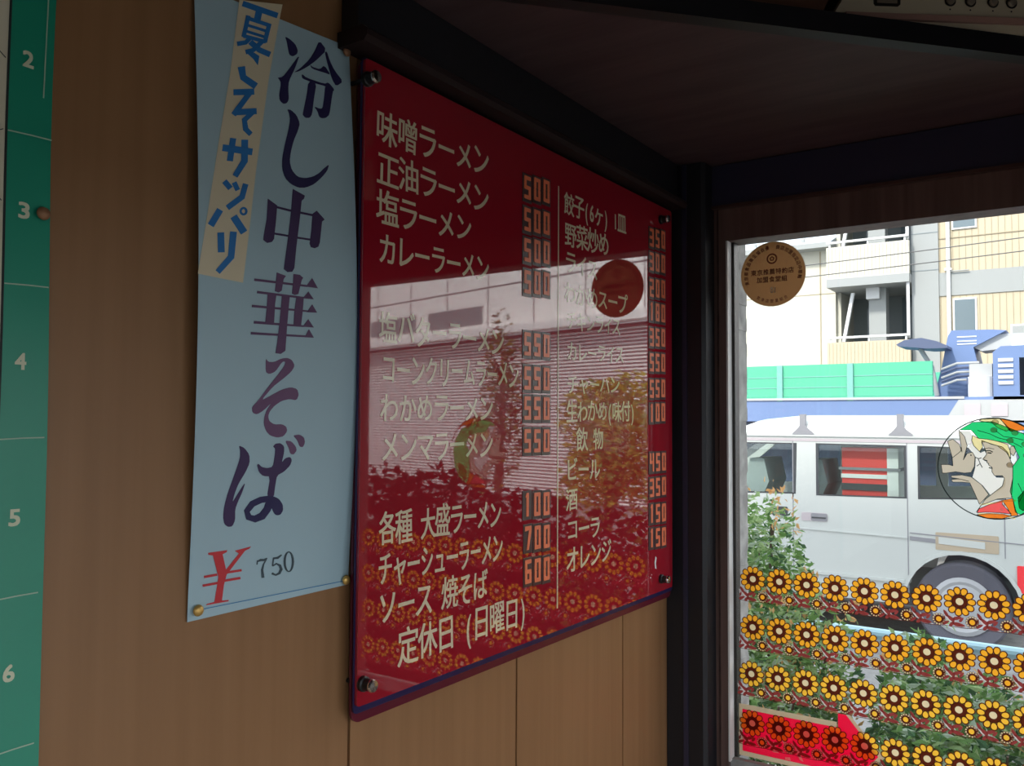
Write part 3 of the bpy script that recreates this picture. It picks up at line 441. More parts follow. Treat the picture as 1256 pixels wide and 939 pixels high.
# left wall: vertical boards with dark joints between them
b = MB(); b.box((-0.3, RY, 0), (XW-0.010, 0.12, RZ), 'wood_gap')
edges = [-0.0]; k = 0
js = [-0.232-0.2995*i for i in range(17) if i != 3]
prev = 0.0
for j in js:
    b.box((XW-0.012, j+0.0018, 0), (XW, prev-0.0018 if prev else -0.002, RZ), 'wood_panel'); prev = j
structure(b, 'wall_left')
# front wall: below, above and beside the glazing
b = MB()
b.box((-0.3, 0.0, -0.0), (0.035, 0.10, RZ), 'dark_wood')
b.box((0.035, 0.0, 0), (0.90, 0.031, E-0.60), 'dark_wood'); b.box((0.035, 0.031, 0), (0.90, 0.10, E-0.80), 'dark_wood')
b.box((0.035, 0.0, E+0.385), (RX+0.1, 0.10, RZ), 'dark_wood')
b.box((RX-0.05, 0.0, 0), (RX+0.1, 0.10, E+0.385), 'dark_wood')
structure(b, 'wall_front')
b = MB(); b.box((-3.0, 0.10, E+0.52), (RX+0.1, 0.30, 6.0), 'concrete'); b.box((-3.0, -6, RZ+0.2), (RX+0.1, 0.1, 6.0), 'concrete'); structure(b, 'wall_facade')
# corner post
b = MB(); b.prism([(XW+0.001, -0.066), (0.046, -0.066), (0.052, -0.060), (0.052, 0.001), (XW+0.001, 0.001)], lambda x, y, z: (x, y, z), 0, E+0.45, 'black_paint')
b.box((0.012, -0.0685, 0.0), (0.020, -0.066, E+0.45), 'navy_paint')  # strip coloured navy to paint in the post's bluish highlight
structure(b, 'trim_1')
# dark rail under the shelf along the window head
b = MB(); b.box((0.052, -0.030, E+0.378), (0.92, 0.0, E+0.45), 'navy_paint'); b.box((0.052, -0.033, E+0.374), (0.92, -0.003, E+0.379), 'dark_wood'); structure(b, 'trim_2')

# window with its wooden frame and aluminium bead
wn = bpy.data.objects.new('window_1', None); COL.objects.link(wn); wn.location = (0.45, 0, E-0.57); wn['kind'] = 'structure'
b = MB()
b.box((0.035, -0.020, E-0.60), (0.073, 0.03, E+0.374), 'frame_wood')
b.box((0.073, -0.020, E+0.318), (0.86, 0.03, E+0.374), 'frame_wood')
b.box((0.82, -0.020, E-0.60), (0.86, 0.03, E+0.318), 'frame_wood')
b.box((0.058, -0.0225, E-0.60), (0.0605, -0.0195, E+0.374), 'dark_wood')
structure(b, 'frame', wn)
b = MB()
b.box((0.0735, -0.021, E-0.575), (0.0765, 0.02, E+0.318), 'bead_daylit')  # white colour paints in the daylight on the aluminium edge
b.box((0.0765, -0.001, E-0.575), (0.0815, 0.02, E+0.318), 'set_dark')
b.box((0.0735, -0.012, E-0.60), (0.82, -0.0005, E-0.572), 'concrete'); b.box((0.0735, 0.0, E-0.60), (0.82, 0.03, E-0.590), 'batten')
structure(b, 'bead', wn)
b = MB(); b.box((0.0755, 0.0, E-0.575), (0.82, 0.003, E+0.32), 'window_glass'); structure(b, 'glass_pane', wn)
wn2 = bpy.data.objects.new('window_2', None); COL.objects.link(wn2); wn2.location = (1.1, 0, 0.05); wn2['kind'] = 'structure'
b = MB()
for x in (0.90, 1.30): b.box((x-0.03, -0.02, 0.0), (x+0.03, 0.04, E+0.374), 'frame_wood')
b.box((0.87, -0.02, 0.0), (1.32, 0.04, 0.08), 'frame_wood'); b.box((0.87, -0.02, E+0.318), (1.32, 0.04, E+0.385), 'frame_wood'); b.box((0.92, 0.006, 1.05), (1.28, 0.035, E+0.33), 'dark_wood')  # unseen dark panel added over the upper glass to cut light
structure(b, 'frame', wn2)
b = MB(); b.box((0.92, 0.0, 0.06), (1.28, 0.003, E+0.33), 'window_glass'); structure(b, 'glass_pane', wn2)
# grey masonry reveal just outside the pane
b = MB(); zz = [E-0.62+0.024*i for i in range(44)]
random.seed(3)
for i in range(43):
    b.box((-0.6, 0.031, zz[i]), (0.061+random.uniform(-0.0012, 0.0014), 0.12, zz[i+1]), 'concrete')
structure(b, 'trim_3')

# ground outside
b = MB(); b.box((-40, 0.12, -0.14), (60, 3.2, -0.02), 'paving'); b.box((-40, -40, -0.14), (60, 0.12, -0.02), 'dark_tar'); structure(b, 'pavement')
b = MB(); b.box((-1.5, 0.14, -0.03), (3.2, 2.3, 0.02), 'soil'); structure(b, 'planting_bed')
b = MB(); b.box((-40, 3.2, -0.2), (60, 60, -0.0), 'asphalt'); structure(b, 'road')

# ================================================================ corner shelf
ds = Vector((0.774, 0.843, 0)).normalized(); dn = Vector((ds.y, -ds.x, 0)); S0 = Vector((0, -0.843, 0))
def on_shelf(s, z, d): p = S0 + ds*s + dn*d; return (p.x, p.y, z+E)
sh = thing('corner_shelf', 'dark triangular wooden corner shelf fixed high above the menu board and window', 'shelf', (0.1, -0.1, E+0.45))
b = MB(); b.prism([(XW+0.001, -0.838), (XW+0.001, -0.0), (0.752, 0.0)], lambda x, y, z: (x, y, z), E+0.452, E+0.470, 'shelf_ply'); b.build('shelf_board', sh)
b = MB(); b.prism([(-0.012, 0.450), (1.140, 0.450), (1.140, 0.475), (-0.012, 0.475)], lambda s, z, d: on_shelf(s, z, d), -0.020, 0.0, 'black_paint'); b.build('front_edge', sh)
b = MB(); b.box((XW+0.001, -0.856, E+0.3885), (0.004, -0.068, E+0.4515), 'black_paint'); b.build('side_board', sh)
b = MB()
b.prism([(XW+0.001, 0.372), (0.018, 0.372), (0.022, 0.377), (0.022, 0.383), (0.016, 0.388), (XW+0.001, 0.388)], lambda x, z, y: (x, y, z+E), -0.862, -0.068, 'batten')
b.build('wall_batten', sh)
b = MB(); b.prism(ribbon([(0.10, 0.4519), (0.33, 0.4519)], 0.002), lambda s, z, d: (0.26+s*0.9, -0.33+s*0.25, z+E-0.0008), 0, 0.002, 'wood_gap')

# old set on the shelf: cream control panel, brown case
dd = (ds*0.985 + dn*0.165).normalized(); dq = Vector((dd.y, -dd.x, 0)); D0 = S0 + ds*0.560 + dn*(-0.036)
def on_set(s, z, d): p = D0 + dd*s + dq*d; return (p.x, p.y, z+E)
st = thing('television', 'old cream-fronted television with a row of round buttons on the corner shelf', 'television', on_set(0.2, 0.476, -0.1))
rect = lambda a0, a1, b0, b1: [(a0, b0), (a1, b0), (a1, b1), (a0, b1)]
b = MB(); b.prism([(0.0, 0.4945), (0.46, 0.4945), (0.46, 0.62), (0.075, 0.62)], on_set, -0.02, 0.0, 'set_cream'); b.build('control_panel', st)
b = MB(); b.prism(rect(0.012, 0.47, 0.4868, 0.4940), on_set, -0.022, 0.004, 'set_pink'); b.build('lower_bezel', st)
b = MB(); b.prism(rect(0.03, 0.45, 0.4866, 0.80), on_set, -0.20, -0.0225, 'set_brown'); b.build('case', st)
b = MB(); b.prism(rect(0.075, 0.44, 0.635, 0.79), on_set, -0.021, -0.012, 'set_dark'); b.build('screen', st)
for i, s in enumerate((0.1435, 0.169, 0.1975, 0.221)):
    b = MB(); fb = lambda a, c, d, s=s: on_set(s+a, 0.5135+c, d)
    b.ring(circ(0, 0, 0.0072), circ(0, 0, 0.0050), fb, 0.0012, 'set_dark'); b.lathe([(0.0050, 0.0), (0.0050, 0.003), (0.004, 0.0042)], fb, 'set_button', 18); o = b.build('button', st)
    b = MB(); b.flat(circ(s, 0.5030, 0.0011, n=8), on_set, 0.0006, 'set_dark'); b.build('button_mark', st)
b = MB(); b.prism([(0.048, 0.5065), (0.050, 0.504), (0.078, 0.504), (0.081, 0.5065), (0.082, 0.525), (0.047, 0.525)], on_set, 0.0, 0.001, 'set_dark')
b.prism(rect(0.052, 0.077, 0.5075, 0.524), on_set, 0.001, 0.0016, 'set_button'); b.build('socket', st)
b = MB(); b.lathe([(0.012, 0), (0.012, 0.008), (0.010, 0.012)], lambda a, c, d: on_set(0.253+a, 0.519+c, d), 'set_dark'); b.build('dial', st)
b = MB()
for s in (0.096, 0.108, 0.118, 0.128): b.flat(circ(s, 0.517, 0.0009, n=6), on_set, 0.0006, 'set_pink')
b.flat(circ(0.0935, 0.5180, 0.0022, n=10), on_set, 0.0007, 'set_dark'); b.build('panel_marks', st)
b = MB(); b.prism([(0.02, 0.4755), (0.44, 0.4755), (0.44, 0.4860), (0.035, 0.4860)], on_set, -0.20, 0.001, 'set_cream')
tag(b.build('tray'), 'thin pale tray under the cream television', 'tray')
b = MB(); b.prism([(0.34, 0.481), (0.535, 0.481), (0.56, 0.53), (0.56, 0.66), (0.34, 0.66)], on_shelf, -0.27, -0.03, 'set_brown')
bx = thing('wooden_box', 'dark brown box left of the television on the corner shelf', 'box', on_shelf(0.45, 0.476, -0.15))
b.build('case', bx); b = MB(); b.prism(rect(0.335, 0.535, 0.4755, 0.4808), on_shelf, -0.275, -0.022, 'set_pink'); b.build('base_strip', bx, label='pale strip along the foot of the box')

# ================================================================ wall map at the far left
mp = thing('wall_map', 'green-bordered wall map with cream centre and numbers two to six up its edge', 'map', on_wall(-1.2, 0.0, 0))
wave = lambda b_: 0.0024 + 0.0014*math.sin(b_*17+1)
fm = lambda a, c, d: on_wall(a, c, d+wave(c)+0.004*max(0, (a+1.15))*6)
zs = [-0.40+0.02*i for i in range(51)]
b = MB()
for i in range(50):
    z0, z1 = zs[i], zs[i+1]
    e0 = -1.139-0.003*math.sin(z0*9)*0.6-0.0035*(z0 > .15)*(z0-.15)*8*0.3; e1 = -1.139-0.003*math.sin(z1*9)*0.6-0.0035*(z1 > .15)*(z1-.15)*8*0.3
    b.raw([fm(-1.172, z0, 0), fm(e0, z0, 0), fm(e1, z1, 0), fm(-1.172, z1, 0)], [(0, 1, 2, 3)], 'map_green')
b.build('border', mp)
b = MB()
for i in range(50): b.raw([fm(-1.9, zs[i], 0), fm(-1.172, zs[i], 0), fm(-1.172, zs[i+1], 0), fm(-1.9, zs[i+1], 0)], [(0, 1, 2, 3)], 'map_cream')
b.build('map_sheet', mp, label='cream map area inside the green border')
b = MB(); b.prism(ribbon([(-1.172, z) for z in zs], 0.0016), fm, 0.0002, 0.0004, 'map_black'); b.build('neat_line', mp)
for z in (0.20, 0.093, -0.014, -0.123, -0.227, -0.335): b = MB(); b.prism(ribbon([(-1.171, z), (-1.155, z+0.0008), (-1.141, z+0.001)], 0.0009), fm, 0.0002, 0.0004, 'map_line'); b.build('grid_line', mp)
b = MB(); b.prism(ribbon([(-1.1475, 0.23), (-1.1468, 0.29), (-1.1463, 0.40)], 0.0008), fm, 0.0002, 0.0004, 'map_line')
b.build('crease', mp, label='pale vertical fold line')
b = MB(); rnd = random.Random(2)
for k in range(14):
    z0 = -0.35+k*0.05; P = [(-1.174, z0)]
    for q in range(7): P.append((P[-1][0]-0.02, P[-1][1]+rnd.uniform(-0.02, 0.02)))
    b.prism(ribbon(P, 0.0006), fm, 0.0002, 0.0004, 'map_black')
b.build('map_roads', mp)
for ch, z in (('2', 0.254), ('3', 0.146), ('4', 0.040), ('5', -0.068), ('6', -0.174), ('1', 0.362)):
    b = MB(); letters(b, ch, (-1.1625, -1.1555, z-0.0055, z+0.0055), fm, 0.0005, 'map_digit', 0.0004); b.build('grid_number', mp)

# ================================================================ blue poster
def bulge(y, z):
    t = min(max((z+.16)/.53, 0), 1); s = (y+1.03)/.18
    return .002+.011*math.sin(math.pi*t)*(.55+.45*(2*s-1)**2)
fp = lambda a, c, d: on_wall(a, c, d+bulge(a, c))
ps = thing('poster', 'tall pale blue paper poster with purple brush lettering pinned to the wood wall', 'poster', on_wall(-0.93, -0.165, 0.002))
cTL, cTR, cBR, cBL = (-1.0275, 0.3655), (-0.8462, 0.3790), (-0.8372, -0.1626), (-1.0200, -0.1655)
NU, NV = 14, 44; b = MB(); V = []; F = []
for j in range(NV+1):
    t = j/NV
    for i in range(NU+1):
        s = i/NU
        top = (cTL[0]+(cTR[0]-cTL[0])*s, cTL[1]+(cTR[1]-cTL[1])*s); bot = (cBL[0]+(cBR[0]-cBL[0])*s, cBL[1]+(cBR[1]-cBL[1])*s)
        V.append(fp(bot[0]+(top[0]-bot[0])*t, bot[1]+(top[1]-bot[1])*t, 0))
for j in range(NV):
    for i in range(NU): q = j*(NU+1)+i; F.append((q, q+1, q+NU+2, q+NU+1))
b.raw(V, F, 'poster_blue'); b.build('sheet', ps, smooth=True)
b = MB()
bl = INK['banner'][0]
def lerp2(A, B_, t): return (A[0]+(B_[0]-A[0])*t, A[1]+(B_[1]-A[1])*t)
Lp = [bl[1], bl[2], bl[3], bl[4]]; Rp = [bl[8], bl[7], bl[6], bl[5]]
def along(P, t):
    L = [math.dist(P[i], P[i+1]) for i in range(len(P)-1)]; d = t*sum(L)
    for i, l in enumerate(L):
        if d <= l or i == len(L)-1: return lerp2(P[i], P[i+1], min(d/l, 1))
        d -= l
V = []; F = []
for j in range(25):
    A = along(Lp, j/24); B_ = along(Rp, j/24)
    for i in range(5): q = lerp2(A, B_, i/4); V.append(fp(q[0], q[1], 0.0003))
for j in range(24):
    for i in range(4): q = j*5+i; F.append((q, q+1, q+6, q+5))
b.raw(V, F, 'banner_cream'); bn = b.build('banner', ps, smooth=True, label='slanting cream strip with bright blue lettering')
for key in ('natsu', 'ko', 'so2', 'sa', 'tsu', 'pa', 'ri'):
    b = MB()
    for i, P in enumerate(INK[key]): b.prism(P, fp, 0.0005, 0.0007+0.00002*i, 'banner_blue')
    b.build('banner_character', bn)
for key, m_ in (('rei', 'ink_navy'), ('shi', 'ink_navy'), ('chu', 'ink_plum'), ('ka', 'ink_mauve'), ('so', 'ink_pink')):
    b = MB()
    for i, P in enumerate(INK[key]): b.prism(P, fp, 0.0002, 0.0005+0.00002*i, m_)
    b.build('title_character', ps)
b = MB()
for i, P in enumerate(INK['ba']): b.prism(P, fp, 0.0002, 0.0005+0.00002*i, ('ink_plum', 'ink_pink', 'ink_pink', 'ink_plum', 'ink_navy', 'ink_navy')[i])
b.build('title_character', ps)
b = MB()
for i, P in enumerate(INK['yen']): b.prism(P, fp, 0.0002, 0.0005+0.00002*i, 'ink_red')
b.build('yen_sign', ps, label='red yen sign')
b = MB()
for i, P in enumerate(INK['p750']): b.prism(P, fp, 0.0002, 0.0005+0.00002*i, 'ink_grey')
b.build('price', ps, label='small dark 750')
b = MB(); b.prism(INK['line'][0], fp, 0.0002, 0.0004, 'ink_line'); b.build('rule_line', ps)

# drawing pins
def pin(y, z, base, m_, label, r=0.0048):
    t = MB(); f = lambda a, c, d: on_wall(y+a, z+c, base+d)
    t.lathe([(0.0009, -base), (0.0009, 0.0), (r*0.95, 0.0006), (r, 0.0012), (r*0.9, 0.0026), (r*0.55, 0.0036), (r*0.1, 0.004)], f, m_, 20)
    return tag(t.build('drawing_pin', smooth=True), label, 'drawing pin')
pin(-1.147, 0.146, 0.0040, 'brass_dull', 'brown drawing pin beside the number 3 on the green map border')
pin(-1.012, -0.157, 0.0042, 'brass', 'gold drawing pin at the lower left corner of the blue poster')
pin(-0.843, -0.157, 0.0042, 'brass', 'gold drawing pin at the lower right corner of the blue poster')
pin(-0.8535, 0.3705, 0.0050, 'brass_dull', 'dull brown drawing pin at the upper right corner of the blue poster')

# ================================================================ menu board
mbd = thing('menu_board', 'glossy red acrylic menu board with cream lettering and orange prices on the wall', 'menu board', on_board(-0.46, -0.29, -0.01))
def rrect(a0, a1, b0, b1, r, n=6):
    out = []
    for cx, cy, s in ((a1-r, b1-r, 0), (a0+r, b1-r, 1), (a0+r, b0+r, 2), (a1-r, b0+r, 3)):
        for k in range(n+1): t = (s+k/n)*math.pi/2; out.append((cx+r*math.cos(t), cy+r*math.sin(t)))
    return out
b = MB(); b.prism(rrect(-0.8385, -0.0690, -0.2985, 0.3695, 0.012), on_board, -0.0130, -0.010, 'board_back'); b.build('backing_panel', mbd)
b = MB(); b.prism(rrect(-0.8428, -0.0790, -0.2865, 0.3680, 0.006), on_board, -0.0046, -0.0032, 'board_edge'); b.build('edge_band', mbd, label='dark navy edge band')
b = MB(); b.prism(rrect(-0.8410, -0.0855, -0.2790, 0.3660, 0.004), on_board, -0.0032, 0.0, 'board_red'); b.build('face_panel', mbd, label='glossy red acrylic face')
LR = random.Random(4)
ROWS = [("味噌ラーメン",-0.825,0.3009,0.0353,-0.628,0.3116),("正油ラーメン",-0.822,0.2580,0.0331,-0.628,0.2663),("塩ラーメン",-0.822,0.2170,0.0333,-0.661,0.2252),
("カレーラーメン",-0.819,0.1761,0.0317,-0.626,0.1822),("塩バターラーメン",-0.817,0.0960,0.0322,-0.594,0.0971),("コーンクリームラーメン",-0.813,0.0528,0.0324,-0.561,0.0582),
("わかめラーメン",-0.814,0.0133,0.0298,-0.616,0.0148),("メンマラーメン",-0.812,-0.0274,0.0310,-0.616,-0.0269),("各種 大盛ラーメン",-0.813,-0.1097,0.0330,-0.597,-0.1112),
("チャーシューラーメン",-0.814,-0.1501,0.0343,-0.594,-0.1539),("ソース 焼そば",-0.813,-0.1904,0.0340,-0.625,-0.1917),("定休日 (日曜日)",-0.782,-0.2346,0.0365,-0.540,-0.2372),
("餃子(6ヶ) 1皿",-0.450,0.3028,0.0307,-0.261,0.3072),("野菜炒め",-0.448,0.2592,0.0331,-0.318,0.2656),("ライス",-0.447,0.2210,0.0295,-0.353,0.2220),
("わかめスープ",-0.449,0.1777,0.0293,-0.257,0.1833),("チキンライス",-0.442,0.1400,0.0255,-0.280,0.1455),("カレーライス",-0.442,0.0965,0.0259,-0.268,0.1031),("チャーハン",-0.441,0.0509,0.0247,-0.283,0.0567),
("生わかめ(味付)",-0.442,0.0142,0.0290,-0.231,0.0165),("飲 物",-0.414,-0.0251,0.0308,-0.335,-0.0257),("ビール",-0.443,-0.0665,0.0318,-0.345,-0.0684),
("酒",-0.443,-0.1071,0.0295,-0.411,-0.1082),("コーラ",-0.441,-0.1487,0.0300,-0.344,-0.1521),("オレンジ",-0.441,-0.1890,0.0340,-0.309,-0.1906)]
for tx, a0, z0, h, a1, z1 in ROWS:
    
    for b in painted_line(tx, (a0, a1, z0-h/2, z0+h/2), z1-z0, on_board, 0.0004, 'board_cream', 0.00050, LR): b.build('menu_line', mbd)
b = MB(); b.prism(rect(-0.4660, -0.4636, -0.2490, 0.3225), on_board, 0.0002, 0.0005, 'board_cream'); b.build('divider_line', mbd)
# block numerals on dark tiles
SEG = {'0': 'abcdef', '1': 'bc', '2': 'abged', '3': 'abgcd', '4': 'fgbc', '5': 'afgcd', '6': 'afgedc', '7': 'abc', '8': 'abcdefg', '9': 'abcdfg'}
def numeral(mb, ch, cx, cz, wd, ht):
    t = wd*0.34; x0, x1, y0, y1 = cx-wd/2, cx+wd/2, cz-ht/2, cz+ht/2; tv = ht*0.17
    R_ = {'a': (x0, x1, y1-tv, y1), 'd': (x0, x1, y0, y0+tv), 'g': (x0, x1, cz-tv/2, cz+tv/2), 'f': (x0, x0+t, cz, y1), 'e': (x0, x0+t, y0, cz), 'b': (x1-t, x1, cz, y1), 'c': (x1-t, x1, y0, cz)}
    if ch == '1':
        mb.prism([(cx-t*0.5, y0), (cx+t*0.6, y0), (cx+t*0.6, y1), (cx-t*0.4, y1), (cx-t*0.95, y1-tv), (cx-t*0.5, y1-tv*1.2)], on_board, 0.0008, 0.0014, 'digit_orange'); return
    if ch == '7':
        mb.prism([(x0, y1-tv*1.2), (x0, y1), (x1, y1), (x1, y1-tv*1.4), (cx+t*0.35, y0), (cx-t*0.65, y0), (x1-t*1.1, y1-tv)], on_board, 0.0008, 0.0014, 'digit_orange'); return
    for k, sg in enumerate(SEG[ch]):
        c = 0.00005*k; mb.prism(rrect(*R_[sg], min(t, tv)*0.25, 2), on_board, 0.0008, 0.0014+c, 'digit_orange')
PR = [('500',-0.5553,0.3005,-0.4858,0.3089),('500',-0.555,0.2594,-0.4855,0.2656),('500',-0.5546,0.2196,-0.4852,0.2263),('500',-0.5542,0.1787,-0.485,0.1844),
('550',-0.5535,0.0995,-0.4844,0.1010),('550',-0.5531,0.0559,-0.4841,0.0569),('550',-0.5527,0.0176,-0.4838,0.0177),('550',-0.5523,-0.0242,-0.4835,-0.0247),
('100',-0.5516,-0.1048,-0.483,-0.1079),('700',-0.5493,-0.147,-0.4827,-0.151),('600',-0.549,-0.1894,-0.4824,-0.1929),
('350',-0.1795,0.3044,-0.1115,0.3106),('300',-0.1797,0.265,-0.1118,0.2691),('200',-0.1798,0.2209,-0.112,0.2264),('180',-0.18,0.1826,-0.1123,0.1845),
('350',-0.1801,0.1397,-0.1125,0.1435),('550',-0.1803,0.0983,-0.1128,0.101),('550',-0.1804,0.0548,-0.113,0.0581),('100',-0.1806,0.0153,-0.1133,0.018),
('450',-0.1809,-0.0648,-0.1105,-0.0654),('350',-0.181,-0.1064,-0.1107,-0.1058),('150',-0.1812,-0.1477,-0.111,-0.1505),('150',-0.1813,-0.1869,-0.1112,-0.1905)]
for tx, a0, z0, a1, z1 in PR:
    b = MB(); wd = (a1-a0)/3
    for i in range(3):
        cx = a0+wd*(i+0.5); cz = z0+(z1-z0)*(i+0.5)/3
        b.prism(rect(cx-wd*0.47, cx+wd*0.47, cz-0.0192, cz+0.0178), on_board, 0.0002, 0.0008, 'tile_dark')
    tg = b.build('price_tag', mbd)
    for i in range(3):
        cx = a0+wd*(i+0.5); cz = z0+(z1-z0)*(i+0.5)/3
        d = MB(); numeral(d, tx[i], cx, cz, wd*0.66, 0.0300); d.build('digit', tg)
b = MB(); b.prism([(-0.158, -0.228), (-0.154, -0.219), (-0.150, -0.222), (-0.153, -0.231), (-0.151, -0.240), (-0.156, -0.238)], on_board, 0.0002, 0.0005, 'box_white'); b.build('paint_chip', mbd, label='small white paper scrap stuck on the red face')
for y, z in ((-0.840, 0.3435), (-0.132, 0.3425), (-0.134, -0.2585), (-0.834, -0.2575)):
    b = MB(); f = lambda a, c, d: on_board(y+a, z+c, d)
    b.lathe([(0.0024, -0.0198), (0.0024, -0.0131), (0.0024, 0.0), (0.0075, 0.0), (0.0075, 0.004), (0.0060, 0.005), (0.0060, 0.0125)], f, 'screw_black', 20); sc = b.build('standoff_screw', mbd)
    b = MB(); b.lathe([(0.0062, 0.0125), (0.0064, 0.0140), (0.0055, 0.0162), (0.001, 0.0168)], f, 'chrome', 20); b.build('screw_cap', sc)

# ================================================================ stickers on the pane
# row of big flowers with small ones and leaves between; each strip is one sticker
def blossom(cx, cz, rot, pm, par, name='blossom'):
    b = MB(); N = 11
    for k in range(N):
        a = rot+k*2*math.pi/N; ca, sa = math.cos(a), math.sin(a)
        def el(s, q=14):
            out = []
            for i in range(q):
                t = i*2*math.pi/q; r = 0.01590+0.0049*s*math.cos(t); u = (0.0038+0.0006*math.cos(t))*s*math.sin(t)
                out.append((cx+r*ca-u*sa, cz+r*sa+u*ca))
            return out
        b.flat(el(1.0), on_glass, 0.0006, pm); b.ring(el(1.34), el(1.0), on_glass, 0.00052+0.000004*k, 'petal_outline')
    b.ring(circ(cx, cz, 0.0112, n=33), circ(cx, cz, 0.0052, n=33), on_glass, 0.00050, 'petal_outline')
    b.flat(circ(cx, cz, 0.0052, n=20), on_glass, 0.0006, 'petal_centre')
    return b.build(name, par)
def small_flower(cx, cz, pm, par):
    b = MB(); N = 13
    b.flat(circ(cx, cz, 0.0038, n=16), on_glass, 0.0006, pm); b.ring(circ(cx, cz, 0.0062, n=26), circ(cx, cz, 0.0038, n=26), on_glass, 0.0005, 'petal_outline')
    for k in range(N):
        a = k*2*math.pi/N; b.flat(circ(cx+0.0076*math.cos(a), cz+0.0076*math.sin(a), 0.0013, n=8), on_glass, 0.0006, 'petal_centre')
        b.ring(circ(cx+0.0076*math.cos(a), cz+0.0076*math.sin(a), 0.0018, n=8), circ(cx+0.0076*math.cos(a), cz+0.0076*math.sin(a), 0.0011, n=8), on_glass, 0.00055, 'petal_outline')
    b.build('small_flower', par)
LEAVES = [(-0.0190, -0.0195, 0.0058, 0.0023, 2.1), (-0.0125, -0.0262, 0.0068, 0.0026, 2.45), (-0.0195, -0.0335, 0.0056, 0.0025, 0.5), (-0.0035, -0.0250, 0.0066, 0.0026, 0.35),
          (-0.0015, -0.0345, 0.0085, 0.0030, -0.12), (-0.0110, -0.0345, 0.0052, 0.0024, 0.9), (0.0020, -0.0268, 0.0046, 0.0020, 0.9), (-0.0215, -0.0270, 0.0040, 0.0016, 1.3)]
def foliage(cx, cz, par):
    b = MB()
    for i, (dx, dz, la, lb, an) in enumerate(LEAVES):
        pts = []
        for k in range(12):
            t = k*2*math.pi/12; u = la*math.cos(t); v = lb*math.sin(t)*(1-0.25*math.cos(t))
            pts.append((cx+dx+u*math.cos(an)-v*math.sin(an), cz+dz+u*math.sin(an)+v*math.cos(an)))
        b.flat(pts, on_glass, 0.00040+0.00001*i, 'leaf_maroon')
    b.flat(ribbon([(cx-0.0215, cz-0.017), (cx-0.0195, cz-0.023), (cx-0.015, cz-0.029), (cx-0.010, cz-0.033)], [0.0012, 0.0024, 0.002, 0.0008]), on_glass, 0.0003, 'stem_pale')
    b.flat(ribbon([(cx-0.0240, cz-0.019), (cx-0.0222, cz-0.026), (cx-0.018, cz-0.032)], [0.001, 0.0020, 0.001]), on_glass, 0.00031, 'stem_pale')
    b.flat(ribbon([(cx-0.009, cz-0.0225), (cx-0.006, cz-0.030), (cx+0.001, cz-0.036), (cx+0.009, cz-0.0375)], 0.0010), on_glass, 0.00032, 'stem_pale')
    b.flat(ribbon([(cx-0.0225, cz-0.0375), (cx-0.008, cz-0.0385), (cx+0.010, cz-0.0385), (cx+0.0225, cz-0.0375)], 0.0008), on_glass, 0.00033, 'petal_outline')
    b.build('leaf_spray', par)
STRIPS = [(0.1106, -0.2669, 'petal_orange', 'topmost of the four orange flower border strips stuck across the window'),
          (0.1098, -0.3487, 'petal_orange', 'second orange flower border strip from the top on the window'),
          (0.1070, -0.4274, 'petal_yellow', 'third flower border strip down, yellower, just above the pink arrow'),
          (0.1079, -0.5100, 'petal_yellow', 'lowest flower border strip, crossing the pink arrow sticker')]
rnd = random.Random(11)
for x0, z0, pm, lab in STRIPS:
    t = thing('flower_border_sticker', lab, 'window sticker', on_glass(x0, z0-0.04, 0.0005), 'flower border strips on the window')
    for k in range(16):
        cx = x0+k*0.04515; cz = z0+rnd.uniform(-.0004, .0004)
        if cx > 0.80: break
        blossom(cx, cz, 0.13+rnd.uniform(-.1, .1), pm, t); foliage(cx, cz, t)
        if cx+0.0165 < 0.81: small_flower(cx+0.0165, cz-0.0288, pm, t)

# round brown badge
bd = thing('badge_sticker', 'round brown badge sticker with ring of characters in the window corner', 'window sticker', on_glass(0.149, 0.2557, 0.0005))
bc = (0.149, 0.2557); br = 0.0560
b = MB(); b.flat(circ(*bc, br*0.985, n=48), on_glass, 0.0006, 'badge_brown'); b.ring(circ(*bc, br, n=48), circ(*bc, br*0.985, n=48), on_glass, 0.0006, 'badge_rim'); b.build('disc', bd)
b = MB()
def at_ang(body, ang, rad, hw, hh, m_='badge_ink'):
    px, pz = bc[0]+rad*math.cos(ang), bc[1]+rad*math.sin(ang); ro = ang-math.pi/2
    f = lambda a, c, d: on_glass(px+a*math.cos(ro)-c*math.sin(ro), pz+a*math.sin(ro)+c*math.cos(ro), d)
    letters(b, body, (-hw, hw, -hh, hh), f, 0.0009, m_, 0.00015)
chars = '東京都食品衛生協会優良店加盟指定店中華麺組合'
for i in range(10): at_ang(chars[i], math.radians(196-i*10.5), 0.0465, 0.0032, 0.0036)
for i in range(10): at_ang(chars[10+i], math.radians(78-i*9.8), 0.0465, 0.0032, 0.0036)
b.build('ring_lettering', bd)
b = MB()
for i, ch in enumerate('東京推薦特約店'): letters(b, ch, (bc[0]-0.0375+i*0.0107, bc[0]-0.0375+i*0.0107+0.0092, bc[1]-0.0005, bc[1]+0.0092), on_glass, 0.0009, 'badge_ink', 0.0002)
for i, ch in enumerate('加盟食堂組'): letters(b, ch, (bc[0]-0.0275+i*0.0107, bc[0]-0.0275+i*0.0107+0.0092, bc[1]-0.0135, bc[1]-0.0040), on_glass, 0.0009, 'badge_ink', 0.0002)
b.build('centre_lettering', bd)
b = MB(); cz_ = (bc[0]-0.001, bc[1]+0.0265)
b.ring(circ(*cz_, 0.0092, n=24), circ(*cz_, 0.0066, n=24), on_glass, 0.0009, 'badge_ink'); b.ring(circ(*cz_, 0.0045, n=5, a0=.3), circ(*cz_, 0.0022, n=5, a0=.3), on_glass, 0.0009, 'badge_ink')
b.build('crest', bd)
